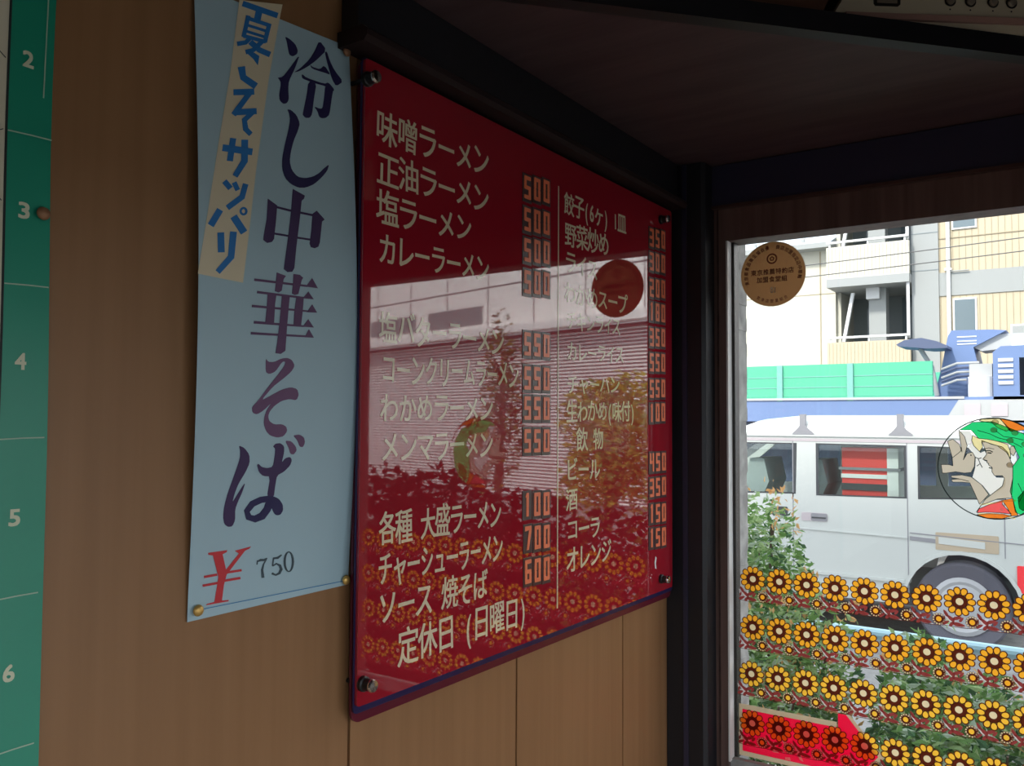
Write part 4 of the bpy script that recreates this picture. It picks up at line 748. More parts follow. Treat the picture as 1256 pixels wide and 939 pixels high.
b = MB(); letters(b, '01', (bc[0]-0.0040, bc[0]+0.0040, bc[1]-0.0325, bc[1]-0.0230), on_glass, 0.0009, 'badge_white', 0.0002); b.build('number', bd, label='pale number 01')
b = MB()
def at_low(body, ang):
    px, pz = bc[0]+0.0465*math.cos(ang), bc[1]+0.0465*math.sin(ang); ro = ang+math.pi/2
    f = lambda a, c, d: on_glass(px+a*math.cos(ro)-c*math.sin(ro), pz+a*math.sin(ro)+c*math.cos(ro), d)
    letters(b, body, (-0.0026, 0.0026, -0.003, 0.003), f, 0.0009, 'badge_ink', 0.0001)
for i, ch in enumerate('飲食店営業組合'): at_low(ch, math.radians(238+i*10))
b.build('lower_lettering', bd)

# stained round sticker
wc = (0.4752, -0.0652); wr = 0.0756
ws = thing('stained_sticker', 'round stained-glass style sticker of a woman in a green headscarf with a dove', 'window sticker', on_glass(wc[0], wc[1]-wr, 0.0005))
def clampc(P, q=0.985):
    out = []
    for a, c in P:
        r = math.hypot(a-wc[0], c-wc[1]); k = min(1, wr*q/r) if r else 1
        out.append((wc[0]+(a-wc[0])*k, wc[1]+(c-wc[1])*k))
    return out
b = MB(); b.ring(circ(*wc, wr, n=64), circ(*wc, wr*0.978, n=64), on_glass, 0.0006, 'stain_line'); b.build('rim', ws)
LAY = [('scarf', 'stain_green', 'headscarf'), ('plume', 'stain_yellow', 'scarf_band'), ('flame', 'stain_orange', 'scarf_band'), ('curl', 'stain_dark_green', 'scarf_fold'), ('face', 'stain_skin', 'face'),
       ('hair', 'stain_yellow', 'hair'), ('ear', 'stain_skin', 'ear'), ('arm', 'stain_skin', 'arm'), ('dove', 'stain_skin', 'dove'), ('dress', 'stain_pink', 'dress'), ('dress2', 'stain_orange', 'dress'), ('dress3', 'stain_orange', 'dress')]
# every coloured pane is cut clear of those over it, so the light passes through one film only
import mathutils.geometry as mg
for i, (k, m_, nm) in enumerate(LAY):
    P = clampc(STAIN[k]); b = MB(); b.flat(P, on_glass, 0.0006+0.00001*i, m_)
    n = len(P)
    for j in range(n):
        A, B_ = P[j], P[(j+1) % n]
        if math.dist(A, B_) > 1e-5: b.flat(ribbon([A, B_], 0.00085), on_glass, 0.0009+0.00001*i, 'stain_line')
    b.build(nm, ws)
px = lambda x, y: (0.39966+(x-62)*0.0001795, -0.0669-(y-463)*0.000194)
b = MB()
b.flat([px(*q) for q in [(300, 300), (335, 245), (350, 290), (388, 338), (420, 322), (438, 358), (410, 394), (443, 408), (440, 420), (476, 458), (478, 492), (500, 523), (560, 523), (572, 542), (556, 598), (458, 660), (402, 588), (326, 527), (347, 456), (353, 376), (331, 338)]], on_glass, 0.0006, 'arrow_white')
b.flat([px(*q) for q in [(240, 172), (318, 172), (328, 205), (322, 240), (296, 285), (274, 222)]], on_glass, 0.0006, 'arrow_white')
b.build('white_ground', ws)
def ln(P, wd=0.0009, m_='stain_line'): d = MB(); d.flat(ribbon([px(*q) for q in P], wd), on_glass, 0.00105, m_); d.build('leading_line', ws)
ln([(370, 165), (460, 190), (520, 220), (600, 240), (690, 290)]); ln([(480, 150), (560, 210), (640, 220), (720, 240)]); ln([(420, 322), (455, 318), (480, 330)], 0.0014); ln([(415, 305), (450, 298), (490, 306)], 0.0008)
ln([(440, 335), (470, 338)], 0.0018); ln([(448, 448), (475, 455)], 0.0016); ln([(655, 560), (690, 640), (660, 700)]); ln([(345, 370), (370, 380), (385, 420), (360, 440)], 0.0012); ln([(370, 385), (395, 375)], 0.0012); ln([(385, 420), (400, 450)], 0.0012)
ln([(175, 545), (240, 545), (300, 560)]); ln([(180, 380), (240, 330), (250, 300)]); ln([(380, 735), (470, 720), (560, 700), (640, 690)], 0.0022, 'stain_yellow'); ln([(365, 808), (470, 800), (560, 812), (630, 826)], 0.0022, 'stain_yellow')
b = MB(); b.flat(circ(*px(532, 768), 0.0026, n=10), on_glass, 0.00105, 'arrow_white'); b.flat(circ(*px(318, 357), 0.0011, n=8), on_glass, 0.00105, 'stain_line')
b.build('brooch_and_eye', ws)
b = MB()
for q in ((490, 160), (500, 100), (605, 240), (640, 180), (710, 265), (720, 350), (600, 425)): b.flat(circ(*px(*q), 0.0042, 0.0036, n=9, a0=q[0]), on_glass, 0.0011, 'stain_skin'); b.ring(circ(*px(*q), 0.0047, 0.0041, n=9, a0=q[0]), circ(*px(*q), 0.0042, 0.0036, n=9, a0=q[0]), on_glass, 0.0011, 'stain_line')
b.build('scarf_flowers', ws)

# pink arrow sticker on the outer face of the pane
on_out = lambda a, c, d: (a, 0.0035+d, c+E)
ar = thing('arrow_sticker', 'bright pink arrow sticker with cream edge on the outer face of the window', 'window sticker', on_out(0.18, -0.57, 0))
ARW = [(0.0895, -0.4905), (0.2475, -0.4905), (0.2475, -0.4680), (0.2600, -0.4680), (0.3080, -0.5240), (0.2600, -0.5800), (0.2475, -0.5800), (0.2475, -0.5610), (0.0895, -0.5610)]
ARC = [(0.0835, -0.4820), (0.2455, -0.4820), (0.2455, -0.4905), (0.0895, -0.4905), (0.0895, -0.5610), (0.2475, -0.5610), (0.2475, -0.5690), (0.0835, -0.5690)]
ARH = [(0.2600, -0.4680), (0.2665, -0.4680), (0.3170, -0.5240), (0.2665, -0.5800), (0.2600, -0.5800), (0.3080, -0.5240)]
b = MB(); b.prism(ARW, on_out, 0.0, 0.0004, 'arrow_pink'); b.build('arrow', ar)
b = MB(); b.prism(ARC, on_out, 0.0, 0.0004, 'arrow_cream'); b.prism(ARH, on_out, 0.0, 0.0004, 'arrow_cream'); b.build('cream_border', ar)
b = MB()
for P in ([(0.139, -0.545), (0.143, -0.535), (0.146, -0.545), (0.152, -0.552), (0.141, -0.552)], ribbon([(0.161, -0.512), (0.1605, -0.530), (0.166, -0.543), (0.173, -0.549)], [.004, .006, .006, .002]), [(0.179, -0.545), (0.182, -0.535), (0.186, -0.543), (0.192, -0.557), (0.186, -0.555)], [(0.162, -0.556), (0.170, -0.555), (0.171, -0.560), (0.162, -0.560)]):
    b.prism(P, on_out, -0.0003, -0.0001, 'arrow_white')
b.build('white_marks', ar)

# ================================================================ white van in the street
VY = 5.2
van = thing('van', 'white one-box van with roof rack feet parked across the street facing left', 'van', (-1.4, VY+0.7, 0))
on_side = lambda a, c, d: (a, VY+d, c)
on_far = lambda a, c, d: (a, VY+1.44+d, c)
def arch(cx, r=0.36, c0=0.28, cz=0.302, n=14):
    a0 = math.acos(0) ; st = math.asin((cz-c0)/r)
    return [(cx+r*math.cos(math.pi+st-k*(math.pi+2*st)/n), cz+r*math.sin(math.pi+st-k*(math.pi+2*st)/n)) for k in range(n+1)]
SIDE = [(0.20, 0.28), (0.225, 0.6), (0.215, 0.95), (0.16, 1.36), (0.12, 1.485), (-1.45, 1.485), (-1.80, 1.455), (-1.93, 1.40), (-2.50, 0.98), (-3.02, 0.86), (-3.12, 0.72), (-3.15, 0.45), (-3.12, 0.28)] + arch(-2.62) + arch(-0.177)
HOLES = [[(-1.302, 1.405), (-1.312, 1.03), (-2.33, 1.00), (-1.90, 1.36), (-1.80, 1.405)], [(-0.524, 1.400), (-0.524, 1.035), (-1.135, 1.025), (-1.135, 1.405)], [(0.055, 1.39), (0.09, 1.06), (-0.434, 1.035), (-0.434, 1.400)]]
bodyp = MB(); fill_2d([SIDE]+HOLES, 0.04, on_side, 'van_white', bodyp); fill_2d([SIDE]+HOLES, 0.04, on_far, 'van_white', bodyp)
for A, B_ in zip(SIDE[8:12], SIDE[9:13]): bodyp.raw([on_side(*A, 0.0), on_side(*B_, 0.0), on_far(*B_, 0.04), on_far(*A, 0.04)], [(0, 1, 2, 3)], 'van_white')
for A, B_ in zip(SIDE[0:2], SIDE[1:3]): bodyp.raw([on_side(*A, 0.0), on_side(*B_, 0.0), on_far(*B_, 0.04), on_far(*A, 0.04)], [(0, 1, 2, 3)], 'van_white')
bodyp.box((-3.1, VY+0.04, 0.27), (0.19, VY+1.44, 0.34), 'van_dark')
bodyp.build('body', van)
b = MB()      # roof, curved across and falling at the front
stn = [(0.13, 1.470, 0.2), (0.08, 1.485, 0.75), (-0.1, 1.487, 1.0), (-1.35, 1.487, 1.0), (-1.62, 1.478, 0.86), (-1.80, 1.455, 0.5), (-1.93, 1.40, 0.08)]
prof = [(0.0, 0.0), (0.012, 0.045), (0.045, 0.085), (0.12, 0.115), (0.35, 0.135), (0.74, 0.142), (1.13, 0.135), (1.36, 0.115), (1.435, 0.085), (1.468, 0.045), (1.48, 0.0)]
V = [(x, VY+d, z+h*k) for x, z, k in stn for d, h in prof]; n_ = len(prof)
b.raw(V, [(i*n_+j, i*n_+j+1, (i+1)*n_+j+1, (i+1)*n_+j) for i in range(len(stn)-1) for j in range(n_-1)], 'van_white'); b.build('roof', van, smooth=True)
b = MB(); b.box((-1.78, VY-0.012, 1.462), (0.125, VY+0.0, 1.487), 'van_white'); b.box((-1.80, VY-0.004, 1.425), (0.12, VY+0.0, 1.446), 'van_pink'); b.build('rain_gutter', van)
for i, H_ in enumerate(HOLES):
    for fn in (on_side, on_far):
        b = MB(); b.prism(H_, fn, 0.016, 0.022, 'van_glass'); b.build('side_window', van)
    b = MB(); n = len(H_); cx = sum(p[0] for p in H_)/n; cz = sum(p[1] for p in H_)/n
    sc_ = lambda P, q: [(cx+(a-cx)*q, cz+(c-cz)*q) for a, c in P]
    b.ring(sc_(H_, 1.035), sc_(H_, 0.975), on_side, -0.001, 'van_dark'); b.build('window_seal', van)
b = MB(); b.raw([on_side(-1.93, 1.40, 0.03), on_side(-2.50, 0.98, 0.03), on_far(-2.50, 0.98, 0.01), on_far(-1.93, 1.40, 0.01)], [(0, 1, 2, 3)], 'van_glass'); b.build('windscreen', van)
b = MB(); b.raw([on_side(0.16, 1.36, 0.1), on_side(0.215, 0.97, 0.1), on_far(0.215, 0.97, -0.06), on_far(0.16, 1.36, -0.06)], [(0, 1, 2, 3)], 'van_glass'); b.build('rear_window', van)
b = MB()
for P in ([(0.16, 1.36), (0.12, 1.485)],): b.raw([on_side(*P[0], 0), on_side(*P[1], 0), on_far(*P[1], 0.04), on_far(*P[0], 0.04)], [(0, 1, 2, 3)], 'van_white')
b.build('tailgate_top', van)
for cx in (-0.177, -2.62):
    for y0 in (VY+0.015, VY+1.30):
        f = lambda a, c, d, cx=cx, y0=y0: (cx+a, y0+(0.0 if y0 < VY+1 else 0.15)+(d if y0 < VY+1 else -d), 0.302+c)
        b = MB(); b.lathe([(0.20, 0.02), (0.285, 0.0), (0.302, 0.02), (0.302, 0.15), (0.28, 0.17), (0.15, 0.17)], f, 'tyre', 36); wl = b.build('wheel', van, smooth=False)
        b = MB(); b.lathe([(0.05, -0.004), (0.075, 0.0), (0.15, 0.012), (0.172, 0.004), (0.20, 0.010), (0.20, 0.03)], f, 'wheel_grey', 30); b.build('hub_cap', wl)
    b = MB(); P0 = arch(cx, 0.385, 0.30); P1 = arch(cx, 0.36, 0.30)
    b.raw([on_side(*q, -0.012) for q in P0]+[on_side(*q, -0.012) for q in P1]+[on_side(*q, 0.002) for q in P0], [(i, i+1, len(P0)+i+1, len(P0)+i) for i in range(len(P0)-1)]+[(i, i+1, 2*len(P0)+i+1, 2*len(P0)+i) for i in range(len(P0)-1)], 'van_white'); b.build('wheel_arch', van)
for x in (-1.24, -0.553):
    b = MB(); b.prism([(x-0.075, 1.485), (x-0.03, 1.53), (x-0.02, 1.545), (x-0.022, 1.63), (x+0.022, 1.63), (x+0.02, 1.545), (x+0.035, 1.525), (x+0.085, 1.485), (x+0.085, 1.475), (x-0.075, 1.475)], on_side, -0.014, 0.03, 'van_grey'); b.build('roof_rack_foot', van)
b = MB(); b.prism(rrect(-1.257, -1.065, 0.825, 0.888, 0.012), on_side, -0.004, 0.004, 'van_pink'); hd = b.build('door_handle', van)
b = MB(); b.prism(rrect(-1.185, -1.067, 0.828, 0.885, 0.012), on_side, -0.007, -0.002, 'van_grey'); b.box((-1.178, VY-0.011, 0.848), (-1.075, VY-0.004, 0.858), 'van_dark'); b.build('grip', hd, label='dark grip of the door handle')
b = MB()
for x, z0, z1 in ((-1.318, 0.30, 1.03), (-0.512, 0.30, 1.44), (0.088, 0.66, 1.06), (-1.318, 1.0, 1.44)): b.box((x-0.0035, VY-0.0012, z0), (x+0.0035, VY+0.002, z1), 'van_grey')
b.build('door_seam', van)
b = MB()
b.prism([(-2.4, 0.772), (-1.2, 0.770), (-0.515, 0.757), (-0.515, 0.747), (-1.2, 0.760), (-2.4, 0.762)], on_side, -0.008, 0.002, 'van_white')
b.prism([(-2.2, 0.462), (-0.54, 0.452), (-0.53, 0.43), (-2.2, 0.44)], on_side, -0.014, 0.002, 'van_white')
b.prism([(-0.50, 0.792), (0.2, 0.765), (0.2, 0.759), (-0.50, 0.784)], on_side, -0.004, 0.002, 'van_grey'); b.prism([(-0.50, 0.765), (-0.335, 0.757), (-0.335, 0.728), (-0.50, 0.737)], on_side, -0.004, 0.002, 'van_grey')
b.build('body_crease', van)
b = MB(); b.prism(rrect(-0.335, 0.052, 0.685, 0.806, 0.008), on_side, -0.003, 0.001, 'van_tan')
b.prism([(-0.315, 0.775), (-0.03, 0.758), (-0.03, 0.712), (-0.315, 0.727)], on_side, -0.006, -0.002, 'van_white'); b.build('side_decal', van, label='tan panel with a pale band on the van side')
b = MB(); b.prism(rrect(0.155, 0.228, 0.44, 0.62, 0.01), on_side, -0.006, 0.05, 'lamp_red'); b.build('tail_lamp', van)
b = MB(); b.prism(rrect(-1.48, -1.36, 0.85, 0.92, 0.01), on_side, -0.004, 0.002, 'van_dark'); b.build('front_door_handle', van)
for x in (-1.75, -1.30):
    b = MB(); b.prism([(x-0.45, 0.62), (x, 0.62), (x+0.05, 0.75), (x+0.20, 1.10), (x+0.16, 1.28), (x+0.05, 1.28), (x-0.03, 1.05), (x-0.10, 0.78), (x-0.45, 0.74)], on_side, 0.15, 0.62, 'van_seat'); b.build('seat', van)
b = MB(); cs = [(-2.02+0.06*math.sin(t*math.pi/8), VY+0.4+0.18*math.cos(t*math.pi/8), 1.03+0.17*math.sin(t*math.pi/8)) for t in range(17)]; b.tube(cs, 0.012, 'van_dark', 8, False); b.build('steering_wheel', van)
b = MB(); b.prism([(-2.60, 0.6), (-2.05, 0.6), (-2.15, 0.98), (-2.50, 0.98)], on_side, 0.05, 1.42, 'van_dark'); b.build('dashboard', van)
for i, (z, n_, lab) in enumerate(((0.35, 'box_red', 'red box with a white band standing in for a red vehicle beyond the van, bottom of the pair'), (1.235, 'box_red', 'red box with a white end standing in for a red vehicle beyond the van, top of the pair'))):
    t = thing('stand_in_box', lab, 'box', on_side(-0.78, z, 0.3))  # boxes inside the van stand in for a red vehicle beyond it
    h = 0.865 if i == 0 else 0.145
    b = MB(); b.box((-0.98, VY+0.10, z), (-0.66, VY+0.55, z+h), 'box_red'); b.build('box_body', t)
    b = MB(); b.box((-0.662, VY+0.09, z+0.0), (-0.585, VY+0.56, z+h), 'box_white'); b.build('white_end', t)
    if i == 0: b = MB(); b.box((-0.985, VY+0.09, z+h-0.06), (-0.66, VY+0.56, z+h-0.03), 'box_white'); b.box((-0.985, VY+0.09, z+h-0.15), (-0.66, VY+0.56, z+h-0.10), 'van_dark'); b.build('band', t)
    if i == 1: b = MB(); b.box((-1.00, VY+0.08, 1.215), (-0.57, VY+0.58, 1.2348), 'van_grey'); b.build('tray', t)

# ================================================================ blue crane truck behind the van
TY = 8.0
tr = thing('truck', 'blue flatbed crane truck with green side boards passing behind the white van', 'truck', (-1.5, TY+1.1, 0))
on_t = lambda a, c, d: (a, TY+d, c+E)
b = MB(); b.box((-6.2, TY, E+0.02), (0.10, TY+0.12, E+0.27), 'truck_blue'); b.box((-6.2, TY+0.12, E+0.16), (0.1, TY+2.2, E+0.27), 'truck_blue'); b.box((-6.2, TY+2.08, E+0.02), (0.1, TY+2.2, E+0.27), 'truck_blue')
b.box((-6.2, TY-0.015, E+0.25), (-0.45, TY+0.0, E+0.275), 'truck_grey'); b.box((-6.3, TY+0.6, E-0.75), (1.9, TY+0.75, E+0.16), 'truck_dark'); b.box((-6.3, TY+1.45, E-0.75), (1.9, TY+1.6, E+0.16), 'truck_dark'); b.build('bed_frame', tr)
for y in (TY+0.02, TY+2.12):
    b = MB(); b.box((-6.15, y, E+0.29), (-0.735, y+0.06, E+0.635), 'truck_green')
    for z in (0.385, 0.50): b.box((-6.15, y-0.004, E+z), (-0.735, y, E+z+0.008), 'truck_post')
    b.build('side_board', tr)
for x in (-5.3, -4.3, -3.3, -2.26, -1.52):
    b = MB(); b.box((x-0.03, TY-0.006, E+0.24), (x+0.03, TY+0.02, E+0.635), 'truck_post'); b.build('board_post', tr)
b = MB(); b.prism([(-0.80, 0.28), (-0.40, 0.28), (-0.38, 0.60), (-0.42, 0.80), (-0.12, 0.96), (-0.25, 0.975), (-0.62, 0.985), (-0.655, 0.93), (-0.72, 0.60)], on_t, 0.55, 1.15, 'truck_blue'); cp = b.build('crane_post', tr)
b = MB()
for z in (0.86, 0.83, 0.905): b.box((-0.57, TY+0.545, E+z), (-0.39, TY+0.551, E+z+0.012), 'truck_white')
b.build('marking', cp, label='pale lines on the blue crane post')
b = MB(); b.prism([(-0.12, 0.93), (0.06, 0.93), (0.30, 0.82), (0.30, 0.79), (0.0, 0.79), (-0.35, 0.76), (-0.42, 0.80), (-0.42, 0.90)], on_t, 0.6, 1.0, 'truck_grey'); b.build('crane_boom', tr)
b = MB(); b.prism([(-1.10, 0.83), (-1.02, 0.875), (-0.86, 0.89), (-0.72, 0.85), (-0.62, 0.80), (-0.62, 0.775), (-0.80, 0.775), (-0.90, 0.79), (-1.08, 0.81)], on_t, 0.2, 0.65, 'truck_dark'); b.tube([(-0.9, TY+0.4, E+0.79), (-0.80, TY+0.45, E+0.6), (-0.76, TY+0.5, E+0.30)], 0.025, 'truck_grey'); b.build('operator_seat', tr)
b = MB()
for i, z in enumerate((0.46, 0.50, 0.54, 0.585, 0.63)): b.tube([(-0.70, TY+0.40, E+z-0.06), (-0.55, TY+0.32, E+z-0.01), (-0.36, TY+0.42, E+z)], 0.013, 'truck_dark' if i % 2 else 'truck_grey')
b.box((-0.42, TY+0.15, E+0.30), (-0.22, TY+0.9, E+0.60), 'truck_grey'); b.box((-0.44, TY+0.1, E+0.40), (-0.20, TY+0.14, E+0.46), 'truck_dark'); b.lathe([(0.11, 0), (0.11, 0.25)], lambda a, c, d: (-0.32+a, TY+0.12+c*0.6, E+0.22+d), 'truck_white', 18); b.build('crane_control', tr)
b = MB(); b.prism([(-0.62, 0.04), (0.30, 0.04), (0.30, 0.24), (-0.50, 0.24)], on_t, -0.02, 0.1, 'truck_grey')
for x in (-0.45, -0.22): b.box((x, TY-0.03, E+0.08), (x+0.14, TY-0.018, E+0.2), 'van_pink')
b.build('chassis_box', tr)
b = MB(); CAB = [(-0.20, -0.35), (-0.20, 0.70), (-0.13, 0.755), (1.55, 0.77), (1.75, 0.70), (1.95, 0.20), (1.98, -0.35)]; CW = [(0.02, 0.28), (0.02, 0.64), (0.95, 0.66), (0.95, 0.28)]; CW2 = [(1.03, 0.28), (1.03, 0.66), (1.55, 0.66), (1.75, 0.28)]
fill_2d([CAB, CW, CW2], 0.05, on_t, 'truck_blue', b); fill_2d([CAB, CW, CW2], 0.05, lambda a, c, d: on_t(a, c, d+2.1), 'truck_blue', b)
n = len(CAB)
for i in range(n):
    if i != 4: A, B_ = CAB[i], CAB[(i+1) % n]; b.raw([on_t(*A, 0), on_t(*B_, 0), on_t(*B_, 2.15), on_t(*A, 2.15)], [(0, 1, 2, 3)], 'truck_blue')
cb = b.build('cab', tr)
b = MB(); b.prism(CW, on_t, 0.02, 0.03, 'van_glass'); b.prism(CW2, on_t, 0.02, 0.03, 'van_glass'); b.build('cab_window', cb)
b = MB(); b.raw([on_t(*CAB[4], 0.1), on_t(*CAB[5], 0.1), on_t(*CAB[5], 2.05), on_t(*CAB[4], 2.05)], [(0, 1, 2, 3)], 'van_glass'); b.build('cab_windscreen', cb)
b = MB(); b.prism([(0.3, -0.1), (0.75, -0.1), (0.80, 0.1), (0.45, 0.6), (0.32, 0.6), (0.25, 0.1)], on_t, 0.3, 0.8, 'van_seat'); b.build('cab_seat', cb)
b = MB()
for k in range(5): b.box((-0.155, TY-0.012, E+0.385+k*0.055), (-0.03, TY+0.002, E+0.417+k*0.055), 'truck_white')
b.build('louvre', cb, label='five white louvre bars on the cab corner')
b = MB(); b.box((-0.06, TY+0.3, E+0.757), (0.04, TY+1.8, E+0.83), 'truck_white'); b.build('roof_lamp', cb)
for x in (-5.0, -3.9, 1.0):
    for y in (TY+0.02, TY+1.85):
        f = lambda a, c, d, x=x, y=y: (x+a, y+d, 0.48+c)
        b = MB(); b.lathe([(0.25, 0.05), (0.44, 0.0), (0.48, 0.03), (0.48, 0.27), (0.44, 0.30), (0.2, 0.28)], f, 'tyre', 28); wl = b.build('wheel', tr)
        b = MB(); b.lathe([(0.05, 0.02), (0.12, 0.02), (0.22, 0.06), (0.25, 0.045)], f, 'wheel_grey', 24); b.build('hub', wl)

# ================================================================ apartment building opposite
BY = 16.0
ap = thing('apartment_building', 'cream apartment building with balconies and ribbed siding across the street', 'building', (-3, BY+3, 0))
on_b = lambda a, c, d: (a, BY-d, c+E)
H = E
b = MB(); b.box((-13, BY+0.4, 0), (-3.66, BY+8, E+3.52), 'cream_wall'); 
for x in (-3.955, -5.6, -7.3, -9): b.box((x-0.012, BY+0.394, 0), (x+0.012, BY+0.4, E+3.5), 'cream_seam')
b.box((-13, BY+0.394, E+2.62), (-3.66, BY+0.4, E+2.635), 'cream_seam'); b.build('plain_wall', ap)
b = MB(); b.box((-13.3, BY+0.05, E+3.52), (-3.66, BY+8, E+3.62), 'grey_wall'); b.prism([(BY+0.05, 3.62), (BY+8, 3.62), (BY+8, 6.5)], lambda y, z, x: (x, y, z+E), -13.3, -3.66, 'roof_blue')
for x in (-4.3, -4.8, -5.3): b.box((x, BY+0.3, E+3.70), (x+0.06, BY+0.35, E+3.78), 'grey_wall')
b.build('roof', ap)
b = MB(); b.box((-3.66, BY+1.6, 0), (-1.72, BY+8, E+9), 'grey_recess'); b.box((-3.66, BY+0.5, 0), (-3.58, BY+1.6, E+9), 'cream_wall'); b.build('recess_wall', ap)
b = MB(); b.box((-2.176, BY-0.05, 0), (-1.72, BY+8, E+9), 'grey_wall')
for z in (2.85, 3.55, 1.5): b.box((-2.176, BY-0.056, E+z), (-1.72, BY-0.05, E+z+0.015), 'grey_recess')
b.build('grey_pier', ap)
for i, (z0, z1) in enumerate(((-0.9, -0.2), (0.90, 1.565), (2.80, 3.42), (4.65, 5.3))):
    b = MB(); b.box((-3.66, BY-0.30, E+z0), (-2.18, BY-0.18, E+z1), 'cream_wall' if i != 1 else 'cream_siding'); b.box((-3.66, BY-0.18, E+z0), (-3.54, BY+1.0, E+z1), 'cream_wall')
    b.box((-3.66, BY-0.30, E+z0-0.16), (-2.18, BY+1.6, E+z0), 'grey_wall')
    for k in range(22): x = -3.62+k*0.066; b.box((x, BY-0.304, E+z0+0.02), (x+0.006, BY-0.30, E+z1-0.02), 'cream_seam')
    bal = b.build('balcony', ap)
    b = MB(); b.box((-3.66, BY-0.31, E+z1+0.07), (-2.18, BY-0.25, E+z1+0.11), 'rail_white')
    for x in (-3.6, -2.9, -2.25): b.box((x-0.015, BY-0.29, E+z1), (x+0.015, BY-0.26, E+z1+0.08), 'rail_white')
    b.build('handrail', bal)
b = MB(); b.box((-2.99, BY+0.2, 0), (-2.68, BY+0.5, E+9), 'grey_wall'); b.box((-3.02, BY+0.1, E+2.42), (-2.78, BY+0.35, E+2.64), 'rail_white'); b.build('column', ap)
for z in (-0.2, 1.60, 3.45):
    b = MB(); b.prism([(-3.46, z), (-3.40, z), (-3.22, z+0.95), (-3.28, z+0.95)], on_b, -0.10, -0.02, 'rail_white'); b.build('balcony_stay', ap)
    b = MB(); b.box((-2.24, BY-0.24, E+z), (-2.19, BY-0.19, E+z+1.15), 'rail_white'); b.build('balcony_post', ap)
    b = MB(); b.box((-3.30, BY+1.55, E+z), (-3.05, BY+1.6, E+z+0.85), 'window_dark'); b.box((-2.62, BY+1.55, E+z-0.3), (-2.20, BY+1.6, E+z+1.0), 'window_dark'); b.build('balcony_window', ap)
b = MB(); b.box((-1.72, BY, 0), (2.6, BY+8, E+9), 'cream_siding')
k = 0
while -1.70+k*0.105 < 2.5: x = -1.70+k*0.105; b.box((x, BY-0.006, 0), (x+0.010, BY, E+9), 'cream_seam'); k += 1
b.build('ribbed_siding', ap)
b = MB(); b.box((-1.72, BY-0.02, E+2.36), (2.6, BY-0.007, E+2.79), 'grey_wall'); b.box((-1.72, BY-0.025, E+0.15), (2.6, BY-0.007, E+0.5), 'grey_wall'); b.box((-1.72, BY-0.015, E+3.42), (2.6, BY-0.008, E+3.435), 'cream_seam'); b.build('grey_band', ap)
b = MB(); b.tube([(-1.557, BY-0.06, 0), (-1.557, BY-0.06, E+8)], 0.035, 'rail_white', 10); b.box((-1.62, BY-0.09, E+2.82), (-1.50, BY-0.02, E+2.86), 'rail_white'); b.tube([(-1.557, BY-0.06, E+2.80), (-1.22, BY-0.06, E+2.80)], 0.012, 'grey_wall', 8); b.build('drainpipe', ap)
for x0, x1, z0, z1 in ((-1.468, -1.138, 1.62, 2.27), (-0.56, 0.10, 1.2, 1.74), (-1.468, -1.116, 3.60, 4.2), (0.9, 1.5, 1.5, 2.2)):
    b = MB(); b.box((x0-0.03, BY-0.03, E+z0-0.03), (x1+0.03, BY-0.004, E+z1+0.03), 'rail_white'); wf = b.build('window', ap)
    b = MB(); b.box((x0, BY-0.034, E+z0), (x1, BY-0.028, E+z1), 'window_dark' if x0 != -0.56 else 'grey_wall'); b.build('window_pane', wf)
# overhead cables
for z0, z1, lab in ((3.18, 3.62, 'upper thin overhead cable sagging across the cream siding'), (2.96, 3.36, 'lower thin overhead cable passing the grey pier')):
    P = [(-16+i*0.70, 13.5, E+z0*0.86+(z1-z0)*0.5*(i*0.7)/20.8-0.18*math.sin(math.pi*i/26)) for i in range(27)]
    b = MB(); b.tube(P, 0.009, 'cable', 6); tag(b.build('cable'), lab, 'cable')

# ================================================================ building seen in the board's reflection, right of the view
g0 = Vector((4.6, 11.7, 0)); gd = Vector((0.970, 0.242, 0)); gn = Vector((0.242, -0.970, 0))
on_g = lambda a, c, d: tuple(g0+gd*a+gn*d+Vector((0, 0, c)))
gb = thing('shutter_building', 'pale building with a long slatted shutter under a white ledge, mirrored in the menu board', 'building', tuple(g0+gd*6))
b = MB(); b.prism(rect(-1.6, 16, 3.45, 11), on_g, -0.4, 0, 'panel_grey')
for k in range(12): b.prism(rect(-1.6+k*1.4, -1.57+k*1.4, 3.5, 11), on_g, 0, 0.006, 'shutter_dark')
for z in (4.35, 5.6, 7.0): b.prism(rect(-1.6, 16, z, z+0.03), on_g, 0, 0.006, 'shutter_dark')
b.build('upper_wall', gb)
b = MB(); b.prism(rect(-1.6, 16, 3.32, 3.47), on_g, 0, 0.35, 'shutter'); b.build('ledge', gb)
b = MB(); b.prism(rect(-1.6, 16, 0, 3.32), on_g, -0.4, -0.05, 'shutter_dark')
for k in range(48): z = 0.1+k*0.066; b.prism([(0, z), (0.022, z+0.004), (0.022, z+0.034), (0, z+0.038)], lambda d, c, a: on_g(a, c, d-0.05), -1.6, 16, 'shutter')
b.build('shutter', gb)
for x in (5.6, 8.0):
    b = MB(); b.prism(rect(x, x+1.9, 3.62, 4.0), on_g, 0.0, 0.02, 'grey_recess'); b.build('vent_window', gb)

